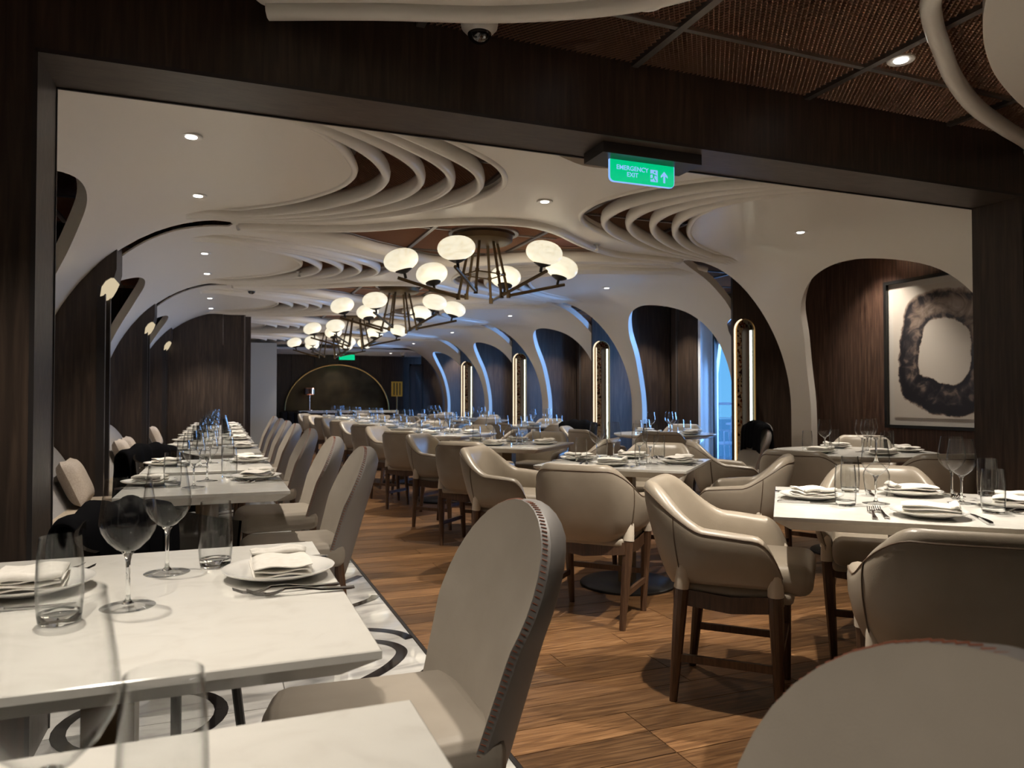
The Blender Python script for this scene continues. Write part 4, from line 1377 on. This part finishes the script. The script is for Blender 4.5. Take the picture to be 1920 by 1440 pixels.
# ------------------------------------------------------------------ banquettes
def banquette(ya, yb, lab):
    t = empty('banquette', (0, 0, 0), 0, lab, 'bench', 'banquettes along the left wall')
    L_ = yb - ya
    prof = [(-.80, .40), (-.86, .46), (-.93, .60), (-1.00, .74), (-1.08, .84), (-1.15, .875), (-1.22, .85), (-1.24, .40)]
    P = cat(prof, 4); n = len(P)
    V = [(x, ya + .01, z) for x, z in P] + [(x, yb - .01, z) for x, z in P]
    F = [(i, i + 1, i + 1 + n, i + n) for i in range(n - 1)] + [tuple(range(n))[::-1], tuple(range(n, 2 * n))]
    mk('backrest', V, F, M['banquette'], t, True, sharp=50)
    rbox('seat', .55, L_ - .02, .13, .045, M['seat_fab'], t, (-.78, (ya + yb) / 2, .405), 3)
    G().box(-1.0, -.60, ya + .01, yb - .01, .0, .34).obj('plinth', M['wall_wood'], t, False)
    return t
banquette(3.02, 5.84, 'grey banquette between the portal and the first partition')
banquette(6.17, 9.03, 'grey banquette between the first and second partitions')
banquette(9.37, 11.95, 'grey banquette between the second and third partitions')
def pillow(loc, rx, rz, lab):
    V = []; F = []; n = 14
    for i in range(n + 1):
        for j in range(n + 1):
            u, v = -1 + 2 * i / n, -1 + 2 * j / n
            th = .065 * ((1 - u ** 4) * (1 - v ** 4)) ** .5
            k = 1 - .06 * (1 - abs(u * v))
            V.append((u * .18 * k, -th, v * .15 * k))
    m_ = len(V)
    V += [(x, -y_, z) for x, y_, z in V]
    for i in range(n):
        for j in range(n):
            q = i * (n + 1) + j
            F += [(q, q + n + 1, q + n + 2, q + 1), (m_ + q, m_ + q + 1, m_ + q + n + 2, m_ + q + n + 1)]
    o = mk('pillow', V, F, M['pillow'], None, True, loc, 0)
    o.rotation_euler = (rx, 0, rz)
    return tag(o, lab, 'pillow', 'sand pillows on the banquettes')
for (yv, lab) in ((5.30, 'sand pillow on the first banquette, against the partition'), (8.3, 'sand pillow on the second banquette, right one'), (7.75, 'sand pillow on the second banquette, left one'), (11.3, 'sand pillow on the third banquette')):
    pillow((-.84, yv, .625), R(-24), R(90), lab)

# ------------------------------------------------------------------ tableware
def wine():
    g = G()
    g.lathe([(.030, .0008), (.047, .0015), (.048, .0025), (.030, .0048), (.0102, .0088)], 28, 0)
    g.lathe([(0, .006), (.0105, .0078), (.010, .009), (.0048, .016), (.0040, .03), (.0038, .06), (.0042, .085), (.0065, .097), (.011, .1035)], 28, 1)
    g.lathe([(0, .1035), (.008, .1035), (.020, .110), (.036, .126), (.046, .143), (.0495, .156), (.0492, .168), (.0465, .19), (.043, .212), (.0395, .236), (.0392, .240), (.0384, .240), (.0386, .235)], 32, 0)
    o = g.obj('wine_glass', [M['glass'], M['solid_glass']], None)
    return tag(o, 'x', 'glass')
def tumbler():
    g = G()
    g.lathe([(0, .0008), (.030, .0008), (.0335, .004), (.0352, .016), (.0340, .019), (.020, .0165), (0, .0155)], 28, 1)
    g.lathe([(.0352, .016), (.0372, .04), (.0378, .07), (.0362, .11), (.0330, .148), (.0328, .150), (.0318, .150), (.0322, .146), (.0352, .108), (.0366, .07), (.0360, .04), (.0340, .019)], 32, 0)
    o = g.obj('tumbler', [M['glass'], M['solid_glass']], None)
    return tag(o, 'x', 'glass')
def plate():
    o = G().lathe([(0, .002), (.055, .002), (.058, .0), (.062, .002), (.085, .008), (.112, .017), (.118, .0205), (.119, .0225), (.117, .0228), (.108, .019), (.08, .0115), (.06, .0085), (0, .008)], 40).obj('plate', M['china'], None)
    return tag(o, 'x', 'plate')
def napkin():
    """four fold napkin: stacked layers with a rolled fold"""
    g = G()
    n = 10
    def layer(w, d, z, th, ph, sx=0, sy=0, lift=.0):
        V = []; F = []
        for i in range(n + 1):
            for j in range(n + 1):
                u, v = -1 + 2 * i / n, -1 + 2 * j / n
                x = sx + u * w * (1 - .02 * abs(v) ** 3); y_ = sy + v * d * (1 + .03 * math.sin(u * 2 + ph))
                zz = z + .003 * math.sin(u * 3 + ph) + .0025 * math.cos(v * 4 + ph * 2) + lift * abs(u) ** 3
                e = max(abs(u), abs(v)) ** 8
                V.append((x, y_, zz + th * (1 - .75 * e)))
        m_ = len(V)
        for i in range(n + 1):
            for j in range(n + 1):
                x, y_, zz = V[i * (n + 1) + j]
                u, v = -1 + 2 * i / n, -1 + 2 * j / n
                e = max(abs(u), abs(v)) ** 8
                V.append((x, y_, zz - th * (1 - .75 * e) - th * (1 - .75 * e)))
        for i in range(n):
            for j in range(n):
                q = i * (n + 1) + j
                F += [(q, q + n + 1, q + n + 2, q + 1), (m_ + q, m_ + q + 1, m_ + q + n + 2, m_ + q + n + 1)]
        ring = [j for j in range(n + 1)] + [i * (n + 1) + n for i in range(1, n + 1)] + [n * (n + 1) + j for j in range(n - 1, -1, -1)] + [i * (n + 1) for i in range(n - 1, 0, -1)]
        for a, b in zip(ring, ring[1:] + ring[:1]): F.append((a, b, b + m_, a + m_))
        g.add(V, F)
    layer(.088, .062, .007, .0045, .3, lift=.004)
    layer(.086, .060, .0165, .0045, 1.2, .002, 0, .003)
    layer(.084, .058, .026, .0045, 2.4, -.002, .001, .002)
    layer(.014, .060, .032, .006, .8, .070, 0)
    o = g.obj('napkin', M['napkin'], None, True, 75)
    return tag(o, 'x', 'napkin')
def fork():
    t = empty('fork', (0, 0, 0), 0, 'x', 'fork')
    V = []; F = []
    def strip(path, name, m='steel'):
        g = G()
        k = len(path)
        V = []
        for (y_, z_, w, th) in path:
            V += [(-w, y_, z_), (w, y_, z_), (w * .8, y_, z_ + th), (-w * .8, y_, z_ + th)]
        F = []
        for i in range(k - 1):
            for c in range(4):
                d = (c + 1) % 4
                F.append((i * 4 + c, i * 4 + d, (i + 1) * 4 + d, (i + 1) * 4 + c))
        F += [(3, 2, 1, 0), tuple(range(4 * k - 4, 4 * k))]
        return V, F
    V, F = strip([(-.105, .004, .0085, .003), (-.095, .003, .009, .0032), (-.04, .0045, .0055, .0035), (0, .011, .0033, .0035), (.03, .0115, .0035, .0032), (.045, .006, .010, .002), (.058, .0035, .0125, .0016), (.066, .0035, .0125, .0016)], 'handle')
    mk('handle', V, F, M['steel'], t, True, sharp=50)
    for x in (-.0106, -.0035, .0035, .0106):
        V, F = strip([(.065, .0036, .0022, .0014), (.085, .007, .0019, .0013), (.103, .015, .0011, .0010)], 'tine')
        mk('tine', [(a + x, b, c) for a, b, c in V], F, M['steel'], t, True, sharp=50)
    return t
def knife():
    t = empty('knife', (0, 0, 0), 0, 'x', 'knife')
    def strip(path, nm):
        V = []; F = []; k = len(path)
        for (y_, z_, x0, x1, th) in path: V += [(x0, y_, z_), (x1, y_, z_), (x1, y_, z_ + th), (x0, y_, z_ + th)]
        for i in range(k - 1):
            for c in range(4):
                d = (c + 1) % 4
                F.append((i * 4 + c, i * 4 + d, (i + 1) * 4 + d, (i + 1) * 4 + c))
        F += [(3, 2, 1, 0), tuple(range(4 * k - 4, 4 * k))]
        mk(nm, V, F, M['steel'], t, True, sharp=50)
    strip([(-.115, .0005, -.006, .006, .006), (-.10, .0005, -.009, .009, .008), (-.05, .0005, -.0075, .0075, .008), (0, .001, -.005, .005, .006)], 'handle')
    strip([(0, .0015, -.006, .008, .002), (.05, .001, -.006, .010, .0018), (.095, .001, -.006, .008, .0014), (.115, .001, -.006, -.003, .001)], 'blade')
    return t
pW, pT, pP, pN, pF, pK = Proto(wine()), Proto(tumbler()), Proto(plate()), Proto(napkin()), Proto(fork()), Proto(knife())
ZT0 = .7503
rg = random.Random(11)
def settings(cx, cy, ang, wines, tumbs, plates, tname, cut=False, inv=()):
    a = R(ang)
    def w(p): return (cx + p[0] * math.cos(a) - p[1] * math.sin(a), cy + p[0] * math.sin(a) + p[1] * math.cos(a))
    def dirw(p):
        """describe the place on the table by real directions"""
        x, y_ = w(p); dx, dy = x - cx, y_ - cy
        # camera sits at the origin, so near means towards it
        dd = math.hypot(cx, cy); rad = -(dx * cx + dy * cy) / dd; lat = (dx * cy - dy * cx) / dd
        return rad, lat
    def rank(items, noun):
        out = []
        o = sorted(range(len(items)), key=lambda i: dirw(items[i])[1])
        pos = {q: r for r, q in enumerate(o)}
        nm = {1: [''], 2: ['left ', 'right '], 3: ['left ', 'middle ', 'right '], 4: ['leftmost ', 'second from left ', 'third from left ', 'rightmost ']}[len(items)]
        return [nm[pos[i]] + noun for i in range(len(items))]
    for i, (p, nm) in enumerate(zip(wines, rank(wines, 'wine glass'))):
        x, y_ = w(p)
        if i in inv:
            o = pW.put((x, y_, ZT0 + .2402), 0, nm + ' upside down on ' + tname, 'wine glasses on ' + tname)
            o.rotation_euler = (PI, 0, 0)
        else: pW.put((x, y_, ZT0), rg.uniform(0, 6), nm + ' on ' + tname, 'wine glasses on ' + tname)
    for p, nm in zip(tumbs, rank(tumbs, 'tumbler')):
        x, y_ = w(p); pT.put((x, y_, ZT0), rg.uniform(0, 6), nm + ' on ' + tname, 'tumblers on ' + tname)
    for (p, fa), nm in zip(plates, rank([q[0] for q in plates], 'white plate')):
        x, y_ = w(p); f = a + R(fa)            # fa: direction the guest faces
        pP.put((x, y_, ZT0), 0, nm + ' under napkin on ' + tname, 'plates on ' + tname)
        pN.put((x + .004, y_ - .002, ZT0 + .0115), f + R(rg.uniform(-22, 22)), nm.replace('white plate', 'folded napkin') + ' on its plate, ' + tname, 'napkins on ' + tname)
        if cut:
            def off(dx, dy):
                return (x + dx * math.cos(f) - dy * math.sin(f), y_ + dx * math.sin(f) + dy * math.cos(f), ZT0 + .0005)
            base = nm.replace('white plate', '').strip()
            pF.put(off(-.142, -.005), f + R(3), 'outer steel fork beside the ' + (base + ' plate').strip() + ' on ' + tname, 'forks on ' + tname)
            pF.put(off(-.168 + .05, -.03) if False else off(-.172, -.03), f + R(-2), 'second steel fork beside the ' + (base + ' plate').strip() + ' on ' + tname, 'forks on ' + tname)
            pK.put(off(.145, -.01), f + R(2), 'steel knife beside the ' + (base + ' plate').strip() + ' on ' + tname, 'knives on ' + tname)
# near banquette table (second from the camera)
settings(-.194, 1.628, 0, [(.034, -.068), (.084, .202)], [(-.066, -.128), (.184, .242)], [((.315, .085), 90), ((-.165, .135), -90)], 'the near banquette table', True)
# nearest table: one glass and tumbler in view, in front of the lens
pW.put((-0.122, 0.666, ZT0), 0, 'blurred wine glass on the nearest table, cut by the left edge', 'glasses on the nearest table')
pT.put((-0.045, 0.720, ZT0), 0, 'blurred tumbler on the nearest table', 'glasses on the nearest table')
for i, yv in enumerate(LY):
    settings(-.06, yv, 0, [(-.05, -.17), (-.0, .08)], [(.10, .22), (-.14, -.07)], [((.22, .10), 90), ((-.24, .02), -90)],
             'the %s banquette table beyond the portal' % (ordn + ['seventh', 'eighth'])[i], i < 2)
settings(*SQ[0], [(-.09, -.01), (.22, .32), (.21, .10), (-.06, .25)], [(-.2, -.1), (.36, .40), (.26, -.12), (-.15, .34)], [((.04, -.28), 0), ((-.31, .06), -90), ((.07, .31), 180), ((.36, .06), 90)], 'the nearest diagonal table', True, inv=(3,))
for i in range(1, 8):
    settings(*SQ[i], [(-.23, .12), (-.14, .2), (.09, -.04), (.17, -.10)], [(-.26, -.11), (-.24, .27), (.13, -.17), (.13, .32)], [((-.02, -.27), 0), ((-.32, .02), -90), ((-.05, .3), 180), ((.31, .03), 90)], 'the %s diagonal table' % sqn[i], i == 1)
for i, (x, yv) in enumerate(RD):
    settings(x, yv, -20 if i == 0 else 10 * i, [(-.22, -.02), (.02, -.1), (.1, -.02), (.22, .16)], [(-.3, .1), (.12, -.24), (.3, .05), (.0, .3)], [((-.32, -.16), -60), ((.02, -.38), 0), ((.36, -.08), 80), ((.05, .38), 180)], 'the round table %s' % rdn[i])
